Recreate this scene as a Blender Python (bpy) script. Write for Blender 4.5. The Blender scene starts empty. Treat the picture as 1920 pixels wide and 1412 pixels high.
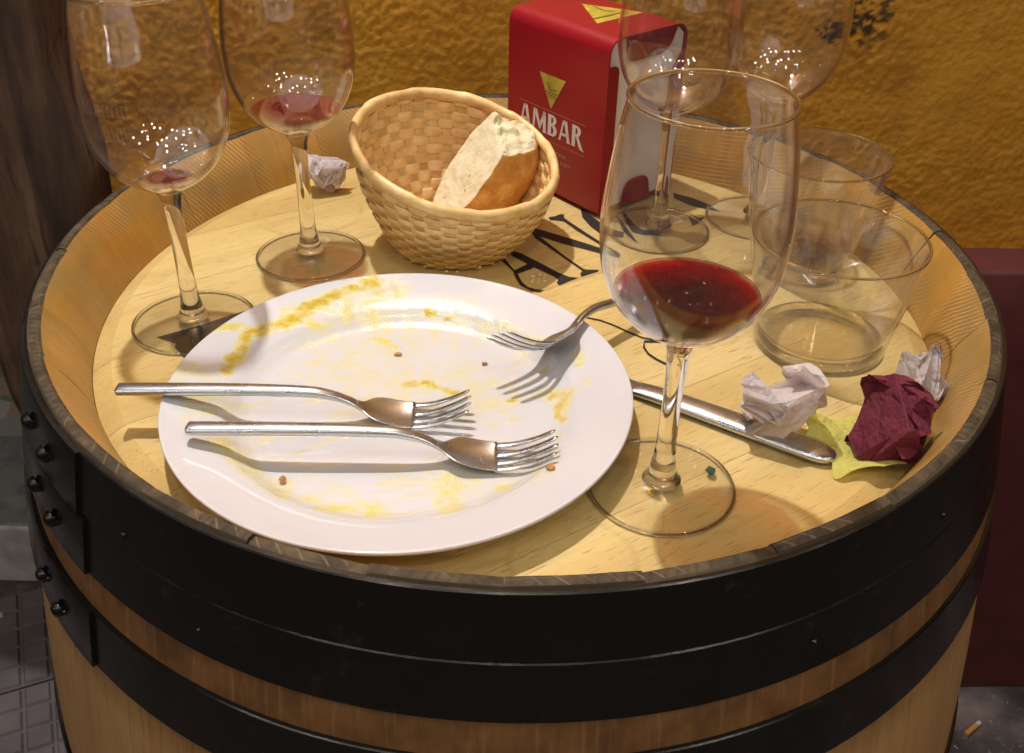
import bpy, bmesh, math, random
import numpy as np
from mathutils import Vector, Matrix

S = bpy.context.scene
COL = S.collection
ZR = 0.95            # height of the barrel's rim above the pavement
H = ZR - 0.041       # upper face of the barrel head

# ------------------------------------------------------------------ camera
cam_d = bpy.data.cameras.new("camera")
cam = bpy.data.objects.new("camera", cam_d)
COL.objects.link(cam)
R_ = Vector((0.99971638, 0.01440729, 0.01896304))
U_ = Vector((-0.02379772, 0.57377885, 0.81866446))
F_ = Vector((-0.00091415, 0.81888355, -0.57395897))
M = Matrix.Identity(4)
for i in range(3):
    M[i][0], M[i][1], M[i][2] = R_[i], U_[i], -F_[i]
M[0][3], M[1][3], M[2][3] = -0.0004, -0.5741, ZR + 0.3026
cam.matrix_world = M
cam_d.sensor_width = 36
cam_d.lens = 1888.93 / 1920 * 36
cam_d.clip_start = 0.01
cam_d.clip_end = 200
S.camera = cam

# ------------------------------------------------------------------ world: night sky, hardly any light
W = bpy.data.worlds.new("World")
S.world = W
W.use_nodes = True
wn = W.node_tree
bg = wn.nodes["Background"]
sky = wn.nodes.new("ShaderNodeTexSky")
sky.sky_type = 'NISHITA'
sky.sun_disc = False
sky.sun_elevation = math.radians(-3)
sky.sun_rotation = math.radians(200)
wn.links.new(sky.outputs[0], bg.inputs[0])
bg.inputs[1].default_value = 0.15

# ------------------------------------------------------------------ lamps of the street at night
def lamp(name, loc, power, color, radius):
    d = bpy.data.lights.new(name, 'POINT')
    d.energy = power
    d.color = color
    d.shadow_soft_size = radius
    o = bpy.data.objects.new(name, d)
    o.location = loc
    COL.objects.link(o)
    return o
# the wall lamp over the barrel throws the sharp shadows
lamp("wall_lamp", (-0.30, 0.27, ZR + 1.46), 64, (1.0, 0.97, 0.965), 0.022)
# the bar's string of warm bulbs over the pavement (they sparkle in the glasses)
rb = random.Random(5)
for i in range(24):
    x = -2.0 + 4.0 * (i % 8) / 7 + rb.uniform(-.2, .2)
    y = (-.75, -1.5, -2.3)[i // 8] + rb.uniform(-.25, .25)
    lamp("string_bulb", (x, y, ZR + 1.55 + rb.uniform(-.1, .25)), 4.6, (1.0, 0.90, 0.79), 0.035)

S.view_settings.view_transform = 'Standard'
S.view_settings.look = 'None'
S.view_settings.gamma = 1
S.view_settings.use_curve_mapping = False
S.view_settings.exposure = 0.36
S.render.engine = 'CYCLES'
S.cycles.use_denoising = True
S.cycles.max_bounces = 10
S.cycles.transparent_max_bounces = 28
S.cycles.sample_clamp_indirect = 25
S.cycles.caustics_reflective = False
S.cycles.caustics_refractive = False

# ------------------------------------------------------------------ helpers
def link(o, parent=None):
    COL.objects.link(o)
    if parent is not None:
        o.parent = parent
    return o

def tag(o, label, cat=None, group=None, kind=None):
    if label: o["label"] = label
    if cat: o["category"] = cat
    if group: o["group"] = group
    if kind: o["kind"] = kind
    return o

def thing(name, loc, label, cat, group=None, rz=0.0):
    o = bpy.data.objects.new(name, None)
    o.empty_display_size = .02
    o.location = loc
    o.rotation_euler = (0, 0, rz)
    link(o)
    return tag(o, label, cat, group)

def mesh(name, v, f, mat, parent=None, smooth=True, loc=None, sharp=None, mats=None, midx=None):
    me = bpy.data.meshes.new(name)
    me.from_pydata([tuple(map(float, p)) for p in v], [], [tuple(map(int, q)) for q in f])
    me.validate(clean_customdata=False)
    bm = bmesh.new(); bm.from_mesh(me)
    bmesh.ops.recalc_face_normals(bm, faces=bm.faces)
    bm.to_mesh(me); bm.free()
    for m in (mats or [mat]):
        me.materials.append(m)
    if midx is not None and len(midx) == len(me.polygons):
        me.polygons.foreach_set("material_index", list(midx))
    if smooth:
        me.polygons.foreach_set("use_smooth", [True] * len(me.polygons))
        if sharp:
            me.set_sharp_from_angle(angle=math.radians(sharp))
    o = bpy.data.objects.new(name, me)
    if loc is not None:
        o.location = loc
    return link(o, parent)

def lathe(prof, n=96, cx=0, cy=0, cap0=False, cap1=False):
    v, f = [], []
    for (r, z) in prof:
        for k in range(n):
            a = 2 * math.pi * k / n
            v.append((cx + r * math.cos(a), cy + r * math.sin(a), z))
    for i in range(len(prof) - 1):
        for k in range(n):
            a, b = i * n + k, i * n + (k + 1) % n
            f.append((a, b, b + n, a + n))
    if cap0: f.append(tuple(range(n - 1, -1, -1)))
    if cap1: f.append(tuple(range((len(prof) - 1) * n, len(prof) * n)))
    return v, f

def loft(secs, caps=True, closed=False):
    m = len(secs[0]); v = [p for s in secs for p in s]; f = []
    N = len(secs)
    for i in range(N if closed else N - 1):
        j = (i + 1) % N
        for k in range(m):
            l = (k + 1) % m
            f.append((i * m + k, i * m + l, j * m + l, j * m + k))
    if caps and not closed:
        f.append(tuple(range(m - 1, -1, -1)))
        f.append(tuple(range((N - 1) * m, N * m)))
    return v, f

def boxv(x0, x1, y0, y1, z0, z1):
    v = [(x, y, z) for z in (z0, z1) for y in (y0, y1) for x in (x0, x1)]
    f = [(0, 2, 3, 1), (4, 5, 7, 6), (0, 1, 5, 4), (2, 6, 7, 3), (0, 4, 6, 2), (1, 3, 7, 5)]
    return v, f

def bevel(o, w, seg=2, ang=30):
    m = o.modifiers.new("bevel", 'BEVEL')
    m.width = w; m.segments = seg; m.limit_method = 'ANGLE'; m.angle_limit = math.radians(ang)
    return o

def catmull(P, n):
    P = [np.array(p, float) for p in P]
    out = []
    for i in range(len(P) - 1):
        p0 = P[max(i - 1, 0)]; p1 = P[i]; p2 = P[i + 1]; p3 = P[min(i + 2, len(P) - 1)]
        for k in range(n):
            t = k / n
            out.append(.5 * ((2 * p1) + (p2 - p0) * t + (2 * p0 - 5 * p1 + 4 * p2 - p3) * t * t + (3 * p1 - p0 - 3 * p2 + p3) * t ** 3))
    out.append(P[-1])
    return out

def vnoise(x, y, seed=0):
    rg = np.random.RandomState(seed)
    T = rg.rand(256, 256)
    xi = np.floor(x).astype(int); yi = np.floor(y).astype(int)
    fx = x - xi; fy = y - yi
    fx = fx * fx * (3 - 2 * fx); fy = fy * fy * (3 - 2 * fy)
    g = lambda i, j: T[(i & 255), (j & 255)]
    return (g(xi, yi) * (1 - fx) + g(xi + 1, yi) * fx) * (1 - fy) + (g(xi, yi + 1) * (1 - fx) + g(xi + 1, yi + 1) * fx) * fy

def fbm(x, y, seed=0, o=3):
    s = 0; a = .5; t = 0
    for k in range(o):
        s = s + a * vnoise(x * 2 ** k, y * 2 ** k, seed + k); t += a; a *= .5
    return s / t

def setattr_pt(me, name, arr):
    a = me.attributes.new(name, 'FLOAT', 'POINT')
    a.data.foreach_set("value", np.ascontiguousarray(arr, dtype=np.float32))

# ------------------------------------------------------------------ materials
class NT:
    def __init__(s, name):
        s.m = bpy.data.materials.new(name); s.m.use_nodes = True
        s.t = s.m.node_tree; s.b = s.t.nodes["Principled BSDF"]; s.out = s.t.nodes["Material Output"]
    def n(s, typ, props=None, **inp):
        nd = s.t.nodes.new("ShaderNode" + typ)
        for k, v in (props or {}).items(): setattr(nd, k, v)
        for k, v in inp.items():
            k = k.replace('_', ' ')
            s.set(nd.inputs[int(k[1:])] if k[0] == 'i' and k[1:].isdigit() else nd.inputs[k], v)
        return nd
    def set(s, sock, v):
        if isinstance(v, bpy.types.NodeSocket): s.t.links.new(v, sock)
        elif isinstance(v, bpy.types.Node): s.t.links.new(v.outputs[0], sock)
        else: sock.default_value = (tuple(v) + (1,) if isinstance(v, tuple) and len(v) == 3 and sock.type == 'RGBA' else v)
    def p(s, **kw):
        for k, v in kw.items(): s.set(s.b.inputs[k.replace('_', ' ')], v)
        return s
    def coords(s, which='Object', scale=(1, 1, 1), rot=(0, 0, 0), rnd=False):
        tc = s.n('TexCoord')
        src = tc.outputs[which]
        if rnd:
            oi = s.n('ObjectInfo')
            ml = s.n('Math', {'operation': 'MULTIPLY'}, i0=oi.outputs['Random'], i1=37.0)
            src = s.n('VectorMath', {'operation': 'ADD'}, i0=src, i1=s.n('CombineXYZ', X=ml, Y=ml, Z=ml)).outputs[0]
        return s.n('Mapping', Vector=src, Scale=scale, Rotation=rot).outputs[0]
    def noise(s, vec, scale, detail=4, rough=.55, dist=0.0):
        return s.n('TexNoise', Vector=vec, Scale=scale, Detail=detail, Roughness=rough, Distortion=dist).outputs[0]
    def ramp(s, fac, stops, interp='LINEAR'):
        nd = s.n('ValToRGB', Fac=fac); cr = nd.color_ramp; cr.interpolation = interp
        while len(cr.elements) < len(stops): cr.elements.new(.5)
        for e, (p, c) in zip(cr.elements, stops):
            e.position = p; e.color = (c, c, c, 1) if isinstance(c, (int, float)) else tuple(c) + (1,)
        return nd.outputs[0]
    def mix(s, f, a, b, blend='MIX'):
        nd = s.n('Mix', {'data_type': 'RGBA', 'blend_type': blend})
        s.set(nd.inputs[0], f); s.set(nd.inputs[6], a); s.set(nd.inputs[7], b)
        return nd.outputs[2]
    def math(s, op, a, b=0.0):
        return s.n('Math', {'operation': op}, i0=a, i1=b).outputs[0]
    def bump(s, h, strength=.3, dist=.001):
        s.set(s.b.inputs['Normal'], s.n('Bump', Height=h, Strength=strength, Distance=dist).outputs[0]); return s

def m_simple(name, col, rough=.5, metal=0, var=.12, nscale=40, bump=0, bscale=200, **kw):
    t = NT(name); c = t.coords()
    nz = t.noise(c, nscale, 5)
    t.p(Base_Color=t.mix(t.ramp(nz, [(.3, 0), (.7, 1)]), tuple(x * (1 - var) for x in col), tuple(min(1, x * (1 + var)) for x in col)), Roughness=rough, Metallic=metal, **kw)
    if bump: t.bump(t.noise(c, bscale, 4), bump, .001)
    return t.m

BA = math.radians(34)      # direction of the boards of the head

def m_wood(name, cols, axis_rot=(0, 0, 0), which='Object', stretch=(3, 60, 60), rough=.5, fleck=.5, bump=.15, rnd=True, extra=None):
    t = NT(name)
    c0 = t.coords(which, (1, 1, 1), axis_rot, rnd)
    c = t.n('Mapping', Vector=c0, Scale=stretch).outputs[0]
    big = t.noise(t.n('Mapping', Vector=c0, Scale=(stretch[0] * .4, stretch[1] * .22, stretch[2] * .22)).outputs[0], 1.0, 4, .6, .6)
    fine = t.noise(c, 4.0, 6, .65)
    fl = t.noise(t.n('Mapping', Vector=c0, Scale=(stretch[0] * 26, stretch[1] * 17, stretch[2] * 17)).outputs[0], 1.0, 2, .5)
    col = t.ramp(big, [(.25, cols[0]), (.5, cols[1]), (.75, cols[2])])
    col = t.mix(t.math('MULTIPLY', t.ramp(fine, [(.45, 0), (.75, 1)]), .45), col, cols[0])
    col = t.mix(t.math('MULTIPLY', t.ramp(fl, [(.60, 0), (.72, 1)]), fleck), col, cols[3])
    if rnd:
        oi = t.n('ObjectInfo').outputs['Random']
        col = t.mix(1.0, col, t.ramp(oi, [(0, (.92, .90, .88)), (.5, (1, 1, 1)), (1, (1.0, .95, .88))]), 'MULTIPLY')
    if extra: col = extra(t, col)
    t.p(Base_Color=col, Roughness=t.ramp(fine, [(.2, rough - .1), (.8, rough + .12)]))
    t.bump(t.mix(.5, fine, fl), bump, .0006)
    return t.m


def _marks(t, col):
    # glass rings and spilt drops soaked into the oak
    c = t.coords('Object')
    wob = t.n('VectorMath', {'operation': 'SCALE'}, i0=t.n('TexNoise', Vector=c, Scale=30.0, Detail=2.0).outputs['Color'], Scale=.006).outputs[0]
    cw = t.n('VectorMath', {'operation': 'ADD'}, i0=c, i1=wob).outputs[0]
    g = t.noise(c, 60, 4)
    for (x, y, r, k) in ((.118, -.012, .034, .35), (-.03, .17, .036, .3), (.17, .03, .036, .3), (-.16, .13, .04, .3), (.03, -.235, .03, .25)):
        d = t.n('VectorMath', {'operation': 'DISTANCE'}, i0=t.n('VectorMath', {'operation': 'MULTIPLY'}, i0=cw, i1=(1, 1, 0)).outputs[0], i1=(x + .003, y + .003, 0)).outputs['Value']
        band = t.ramp(t.math('ABSOLUTE', t.math('MULTIPLY', t.math('SUBTRACT', d, r), 300.0)), [(.2, 1), (.8, 0)])
        col = t.mix(t.math('MULTIPLY', t.math('MULTIPLY', band, t.ramp(g, [(.4, 0), (.6, 1)])), k), col, (.33, .19, .06))
    sp = t.noise(c, 22, 5, .65)
    return t.mix(t.math('MULTIPLY', t.ramp(sp, [(.56, 0), (.74, 1)]), .38), col, (.42, .25, .075))
M_head = m_wood("pale_oak_head", [(.50, .36, .125), (.64, .49, .20), (.70, .56, .26), (.34, .21, .065)], (0, 0, -BA), stretch=(3, 55, 55), rough=.42, fleck=.8, extra=_marks)
def _scr(t, col):
    # arcs left by the cooper's plane on the inner chime
    uv = t.coords('UV')
    w = t.n('TexWave', {'wave_type': 'RINGS', 'rings_direction': 'Z'}, Vector=t.n('Mapping', Vector=uv, Location=(-.3, .25, 0), Scale=(1, 1, 1)).outputs[0], Scale=95.0, Distortion=1.5, Detail=3.0, Detail_Scale=2.0).outputs[0]
    g = t.noise(t.n('Mapping', Vector=uv, Scale=(16, 16, 1)).outputs[0], 1.0, 3)
    k = t.math('MULTIPLY', t.ramp(w, [(.86, 0), (.98, 1)]), t.ramp(g, [(.42, 0), (.62, .75)]))
    col = t.mix(k, col, (.72, .58, .36))
    dirt = t.noise(t.n('Mapping', Vector=uv, Scale=(9, 22, 1)).outputs[0], 1.0, 5, .6)
    return t.mix(t.math('MULTIPLY', t.ramp(dirt, [(.42, 0), (.68, 1)]), .65), col, (.20, .165, .075))
M_stave_in = m_wood("chime_wood", [(.34, .165, .026), (.45, .235, .042), (.52, .30, .07), (.24, .115, .025)], (0, 0, 0), 'UV', (60, 3, 60), .4, .3, .12, True, _scr)

def _stain(t, col):
    uv = t.coords('UV')
    d = t.noise(t.n('Mapping', Vector=uv, Scale=(330, 14, 1)).outputs[0], 1.0, 5, .65)
    d2 = t.noise(t.n('Mapping', Vector=uv, Scale=(40, 30, 1)).outputs[0], 1.0, 4, .6)
    st = t.ramp(t.n('SeparateXYZ', Vector=t.coords('Object')).outputs[2], [(.80, 0), (.845, 1)])
    col = t.mix(t.math('MULTIPLY', st, .85), col, (.20, .085, .028))
    col = t.mix(t.math('MULTIPLY', t.math('MULTIPLY', t.ramp(d2, [(.42, 0), (.66, 1)]), st), .7), col, (.085, .04, .017))
    col = t.mix(t.math('MULTIPLY', t.math('MULTIPLY', t.ramp(d, [(.55, 0), (.72, 1)]), st), .5), col, (.42, .23, .10))
    return t.mix(t.math('MULTIPLY', t.ramp(d, [(.28, 1), (.46, 0)]), .55), col, (.13, .06, .024))
M_stave_out = m_wood("barrel_side_wood", [(.42, .225, .075), (.52, .295, .11), (.58, .35, .145), (.30, .14, .045)], (0, 0, 0), 'UV', (70, 3, 60), .5, .4, .2, True, _stain)

def m_endgrain():
    t = NT("grey_end_grain")
    uv = t.coords('UV', rnd=False)
    oi = t.n('ObjectInfo').outputs['Random']
    sh = t.n('VectorMath', {'operation': 'ADD'}, i0=uv, i1=t.n('CombineXYZ', X=t.math('MULTIPLY', oi, 9.0), Y=t.math('MULTIPLY', oi, 5.0), Z=0.0)).outputs[0]
    nz = t.noise(sh, 60.0, 4)
    w1 = t.n('TexWave', {'bands_direction': 'X'}, Vector=t.n('Mapping', Vector=sh, Rotation=(0, 0, .25)).outputs[0], Scale=62.0, Distortion=6.0, Detail=3.0, Detail_Scale=1.6).outputs[0]
    w2 = t.n('TexWave', {'bands_direction': 'DIAGONAL'}, Vector=sh, Scale=60.0, Distortion=1.2, Detail=1.0).outputs[0]
    w3 = t.n('TexWave', {'bands_direction': 'Y'}, Vector=sh, Scale=70.0, Distortion=2.5, Detail=2.0).outputs[0]
    col = t.ramp(nz, [(.3, (.036, .026, .015)), (.5, (.075, .054, .031)), (.72, (.145, .100, .052))])
    col = t.mix(t.math('MULTIPLY', t.math('MULTIPLY', t.ramp(w1, [(.55, 0), (.9, 1)]), t.ramp(t.noise(sh, 14.0, 2), [(.42, .15), (.62, 1)])), .65), col, (.03, .024, .018))
    col = t.mix(t.math('MULTIPLY', t.math('MULTIPLY', t.ramp(w2, [(.95, 0), (1, 1)]), t.ramp(t.noise(sh, 25.0, 2), [(.5, 0), (.62, 1)])), .5), col, (.26, .21, .14))
    col = t.mix(t.math('MULTIPLY', t.math('MULTIPLY', t.ramp(w3, [(.94, 0), (1, 1)]), t.ramp(t.noise(sh, 31.0, 2), [(.5, 0), (.62, 1)])), .3), col, (.22, .18, .12))
    t.p(Base_Color=col, Roughness=.72, Specular_IOR_Level=.25)
    t.bump(t.mix(.6, nz, w1), .35, .0008)
    return t.m
M_end = m_endgrain()

def m_blackiron():
    t = NT("black_painted_hoop"); c = t.coords()
    a = t.noise(c, 9, 4); b = t.noise(c, 260, 3)
    d = t.noise(c, 46, 6, .75)
    t.p(Base_Color=t.mix(t.ramp(d, [(.60, 0), (.70, .7)]), t.mix(a, (.006, .0055, .005), (.013, .012, .011)), (.035, .026, .02)), Roughness=t.ramp(t.mix(.5, a, d), [(.35, .14), (.65, .34)]), IOR=1.5)
    t.bump(t.mix(.3, t.mix(.5, a, d), b), .16, .0016)
    return t.m
M_iron = m_blackiron()
M_print = m_simple("black_branded_ink", (.018, .013, .010), .55, var=.4, nscale=300)

def m_plate():
    t = NT("white_glazed_plate_with_yolk")
    so = t.n('Attribute', {'attribute_name': 'yolk_orange'}).outputs['Fac']
    sy = t.n('Attribute', {'attribute_name': 'yolk_pale'}).outputs['Fac']
    c = t.coords()
    nz = t.noise(c, 900, 3)
    col = t.mix(sy, (.635, .64, .675), (.76, .67, .11))
    col = t.mix(so, col, (.80, .46, .012))
    t.p(Base_Color=col, Roughness=t.mix(t.math('MAXIMUM', so, sy), (.10, .10, .10), (.16, .16, .16)), IOR=1.5, Coat_Weight=.3, Coat_Roughness=.04)
    t.bump(t.math('ADD', t.math('MULTIPLY', t.math('ADD', so, t.math('MULTIPLY', sy, .5)), t.ramp(nz, [(.3, .2), (.8, 1)])), t.math('MULTIPLY', t.noise(c, 30, 2), .02)), .7, .0022)
    return t.m
M_plate = m_plate()

def m_steel():
    t = NT("worn_stainless_steel"); c = t.coords('Object', (40, 900, 900))
    a = t.noise(c, 1.0, 3); b = t.noise(t.coords(), 40, 3)
    t.p(Base_Color=(.58, .61, .66), Metallic=1.0, Roughness=t.ramp(b, [(.3, .22), (.7, .34)]))
    t.bump(a, .02, .0002)
    return t.m
M_steel = m_steel()

def m_thin_glass(name, center, edge, rough=.0, haze=.01, spec=1.0, start=.5):
    # thin-walled glass: clear face on, tinted where the wall is seen along its length, a little smudged
    t = NT(name); t.t.nodes.remove(t.b)
    lw = t.n('LayerWeight', Blend=.5)
    tint = t.ramp(lw.outputs['Facing'], [(0, center), (start, center), (.5 + start * .5 - .04, tuple(a * .45 + b * .55 for a, b in zip(center, edge))), (1, edge)])
    tr = t.n('BsdfTransparent', Color=tint)
    gl = t.n('BsdfGlossy', Color=(1, 1, 1), Roughness=rough)
    fr = t.math('MULTIPLY', t.math('ADD', t.math('MULTIPLY', t.math('POWER', lw.outputs['Facing'], 5.0), .9), .045), spec)
    mx = t.n('MixShader', i0=fr, i1=tr.outputs[0], i2=gl.outputs[0])
    sm = t.math('MULTIPLY', t.ramp(t.noise(t.coords(), 45, 2, .7, .8), [(.42, .25), (.68, 1)]), haze)
    m2 = t.n('MixShader', i0=sm, i1=mx.outputs[0], i2=t.n('BsdfDiffuse', Color=(.85, .82, .84)).outputs[0])
    t.t.links.new(m2.outputs[0], t.out.inputs[0])
    return t.m
M_bowl = m_thin_glass("clear_thin_glass_lilac_edge", (.996, .992, .996), (.60, .48, .68), spec=1.5, haze=.012, start=.66)
M_foot = m_thin_glass("clear_foot_glass", (.994, .992, .984), (.70, .67, .58), spec=1.5, haze=.010, start=.70)
M_tumb = m_thin_glass("clear_tumbler_glass", (.993, .991, .984), (.78, .76, .70), spec=1.6, haze=.045, start=.70)

def m_glass():
    t = NT("solid_clear_glass"); t.t.nodes.remove(t.b)
    g = t.n('BsdfGlass', Color=(.99, .985, .975), Roughness=0.0, IOR=1.5)
    t.t.links.new(g.outputs[0], t.out.inputs[0]); return t.m
M_glass = m_glass()

def m_liquid(name, col, dens, body=None, bf=.16):
    t = NT(name); t.t.nodes.remove(t.b)
    tr = t.n('BsdfTransparent', Color=(1, 1, 1)); gl = t.n('BsdfGlossy', Roughness=0.0)
    mx = t.n('MixShader', i0=t.math('ADD', t.math('MULTIPLY', t.math('POWER', t.n('LayerWeight', Blend=.5).outputs['Facing'], 5.0), .9), .025), i1=tr.outputs[0], i2=gl.outputs[0])
    if body: mx = t.n('MixShader', i0=bf, i1=mx.outputs[0], i2=t.n('BsdfDiffuse', Color=body).outputs[0])
    va = t.n('VolumeAbsorption', Color=col, Density=dens)
    t.t.links.new(mx.outputs[0], t.out.inputs['Surface']); t.t.links.new(va.outputs[0], t.out.inputs['Volume'])
    return t.m
M_wine = m_liquid("red_wine", (.875, .07, .08), 1000, (.15, .010, .014))
M_wine_thin = m_liquid("shallow_red_wine", (.90, .05, .07), 900, (.28, .012, .018), .34)
M_vermouth = m_liquid("brown_drink", (.55, .28, .10), 90)
M_beer = m_liquid("pale_beer_dregs", (.90, .74, .28), 120)
def m_etch():
    t = NT("frosted_etching")
    t.p(Base_Color=t.mix(t.noise(t.coords(), 300, 2), (.66, .60, .64), (.72, .68, .70)), Roughness=.7)
    mx = t.n('MixShader', i0=.20, i1=t.n('BsdfTransparent').outputs[0], i2=t.b.outputs[0])
    t.t.links.new(mx.outputs[0], t.out.inputs[0]); return t.m
M_etch = m_etch()

def m_straw(name="woven_straw", k=1.0):
    t = NT(name); c = t.coords('Object', (1, 1, 1), rnd=True)
    a = t.noise(c, 60, 3); b = t.noise(t.n('Mapping', Vector=c, Scale=(60, 60, 900)).outputs[0], 1.0, 4)
    d = t.noise(c, 300, 3)
    col = t.ramp(a, [(.3, (.52 * k, .32 * k, .115 * k)), (.5, (.66 * k, .45 * k, .19 * k)), (.72, (.74 * k, .56 * k, .29 * k))])
    col = t.mix(t.math('MULTIPLY', t.ramp(b, [(.55, 0), (.75, 1)]), .45), col, (.42 * k, .24 * k, .08 * k))
    col = t.mix(t.math('MULTIPLY', t.ramp(d, [(.70, 0), (.76, 1)]), .5), col, (.24, .12, .04))
    t.p(Base_Color=col, Roughness=.42); t.bump(b, .25, .0006)
    return t.m
M_straw = m_straw(k=1.26)
M_straw2 = m_straw("inner_straw_stakes", 1.08)

def m_bread():
    t = NT("bread_crust_and_crumb")
    cr = t.n('Attribute', {'attribute_name': 'crumb'}).outputs['Fac']
    c = t.coords(); a = t.noise(c, 70, 5, .6); p = t.n('TexVoronoi', Vector=c, Scale=260.0).outputs['Distance']
    f = t.noise(c, 420, 4)
    crust = t.ramp(t.mix(.4, a, t.noise(c, 24, 4, .6)), [(.34, (.36, .145, .024)), (.48, (.56, .275, .060)), (.64, (.72, .46, .17))])
    crust = t.mix(t.ramp(f, [(.6, 0), (.75, .35)]), crust, (.74, .55, .30))
    hole = t.n('TexVoronoi', Vector=c, Scale=120.0, Randomness=1.0).outputs['Distance']
    pore = t.math('MULTIPLY', t.ramp(t.math('ADD', p, t.math('MULTIPLY', a, .5)), [(.22, .3), (.42, 1)]), t.ramp(t.math('ADD', hole, t.math('MULTIPLY', a, .35)), [(.24, 0), (.34, 1)]))
    crumb = t.mix(pore, (.56, .44, .23), t.ramp(a, [(.3, (.72, .62, .38)), (.7, (.78, .70, .48))]))
    t.p(Base_Color=t.mix(t.ramp(t.math('ADD', cr, t.math('MULTIPLY', t.math('SUBTRACT', f, .5), .35)), [(.42, 0), (.58, 1)]), crust, crumb), Roughness=t.mix(cr, (.42, .42, .42), (.9, .9, .9)), Subsurface_Weight=.0)
    t.bump(t.math('ADD', t.math('MULTIPLY', pore, .6), f), .5, .0012)
    return t.m
M_bread = m_bread()

def m_paper(name, col, tint=None, rough=.8, ink=None, wrinkle=.55):
    t = NT(name); c = t.coords(); a = t.noise(c, 35, 4); f = t.noise(c, 500, 3)
    cc = t.mix(t.ramp(a, [(.35, 0), (.7, 1)]), col, tint or tuple(x * .93 for x in col))
    if ink:
        k = t.noise(t.n('Mapping', Vector=c, Scale=(1, 1, 1)).outputs[0], 55, 5, .7)
        zz = t.n('SeparateXYZ', Vector=c).outputs[2]
        cc = t.mix(t.math('MULTIPLY', t.ramp(k, [(.44, 0), (.54, 1)]), t.ramp(zz, [(ink[0], 0), (ink[1], 1)])), cc, (.10, .085, .085))
    t.p(Base_Color=cc, Roughness=rough)
    cv = t.n('VectorMath', {'operation': 'ADD'}, i0=c, i1=t.n('VectorMath', {'operation': 'SCALE'}, i0=t.n('TexNoise', Vector=c, Scale=70.0, Detail=3.0).outputs['Color'], Scale=.010).outputs[0]).outputs[0]
    w1 = t.n('TexVoronoi', {'feature': 'DISTANCE_TO_EDGE'}, Vector=cv, Scale=85.0).outputs['Distance']
    w2 = t.n('TexVoronoi', {'feature': 'DISTANCE_TO_EDGE'}, Vector=cv, Scale=210.0).outputs['Distance']
    hh = t.math('ADD', t.math('MULTIPLY', t.ramp(w1, [(0, 0), (.35, 1)]), 1.0), t.math('ADD', t.math('MULTIPLY', t.ramp(w2, [(0, 0), (.4, 1)]), .4), t.math('MULTIPLY', f, .15)))
    t.bump(hh, wrinkle, .0022)
    tl = t.n('BsdfTranslucent', Color=cc)
    mx = t.n('MixShader', i0=.5, i1=t.b.outputs[0], i2=tl.outputs[0])
    t.t.links.new(mx.outputs[0], t.out.inputs[0])
    return t.m
M_nap = m_paper("white_paper_napkin", (.90, .86, .87), (.90, .82, .82))
M_nap_ash = m_paper("white_paper_with_ash", (.86, .82, .83), (.86, .77, .78), ink=(.026, .036))
M_maroon = m_paper("maroon_paper_napkin", (.30, .052, .085), (.24, .040, .085), .85)
M_yellow = m_paper("yellow_green_paper", (.84, .83, .27), (.80, .79, .25), .7)

M_red = m_simple("red_enamelled_tin", (.30, .008, .015), .34, var=.06, nscale=12, bump=.04, bscale=60)
M_redtop = M_red
M_gold = m_simple("gold_printed_triangle", (.48, .37, .05), .4, var=.25, nscale=90)
M_golddark = m_simple("dark_print_on_gold", (.16, .11, .02), .5)
M_white = m_simple("white_printed_letters", (.72, .66, .66), .45, var=.04)
M_thinline = m_simple("faint_print_line", (.48, .12, .08), .45)
M_faint = m_simple("faint_small_print", (.50, .30, .28), .45)
M_stack = m_simple("pink_white_napkin_stack", (.93, .83, .78), .85, var=.05, nscale=14)
M_rubber = m_simple("black_rubber_foot", (.012, .012, .012), .6)

def m_wall():
    t = NT("ochre_stucco")
    st = t.n('Attribute', {'attribute_name': 'stain'}).outputs['Fac']
    c = t.coords(); a = t.mix(.45, t.noise(c, 5, 5, .6), t.noise(c, 28, 5, .65)); f = t.noise(c, 120, 4, .6)
    col = t.ramp(a, [(.3, (.41, .163, .010)), (.5, (.51, .220, .015)), (.72, (.58, .280, .026))])
    col = t.mix(t.math('MULTIPLY', t.ramp(f, [(.5, 0), (.8, 1)]), .3), col, (.62, .38, .08))
    gr = t.noise(t.n('Mapping', Vector=c, Scale=(14, 14, 5)).outputs[0], 1.0, 5, .65)
    col = t.mix(t.math('MULTIPLY', t.ramp(gr, [(.52, 0), (.74, 1)]), .35), col, (.27, .11, .012))
    col = t.mix(t.math('MULTIPLY', st, .93), col, (.030, .018, .010))
    t.p(Base_Color=col, Roughness=.55); t.bump(f, .45, .002)
    return t.m
M_wall = m_wall()
M_dado = m_simple("maroon_painted_plaster", (.105, .021, .020), .6, var=.2, nscale=18, bump=.3, bscale=120)
M_step = m_simple("grey_worn_stone", (.55, .54, .51), .7, var=.25, nscale=22, bump=.3, bscale=150)

def m_post():
    t = NT("old_dark_timber"); c = t.coords('Object', (22, 22, 2.2))
    a = t.noise(c, 1.0, 6, .65, .4); b = t.noise(t.coords('Object', (70, 70, 5)), 1.0, 4)
    col = t.ramp(a, [(.28, (.014, .009, .006)), (.42, (.05, .028, .017)), (.56, (.11, .060, .034)), (.72, (.20, .13, .085))])
    col = t.mix(t.math('MULTIPLY', t.ramp(b, [(.58, 0), (.66, 1)]), .7), col, (.012, .008, .006))
    t.p(Base_Color=col, Roughness=.75); t.bump(t.mix(.5, a, b), .7, .006)
    return t.m
M_post = m_post()

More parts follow.
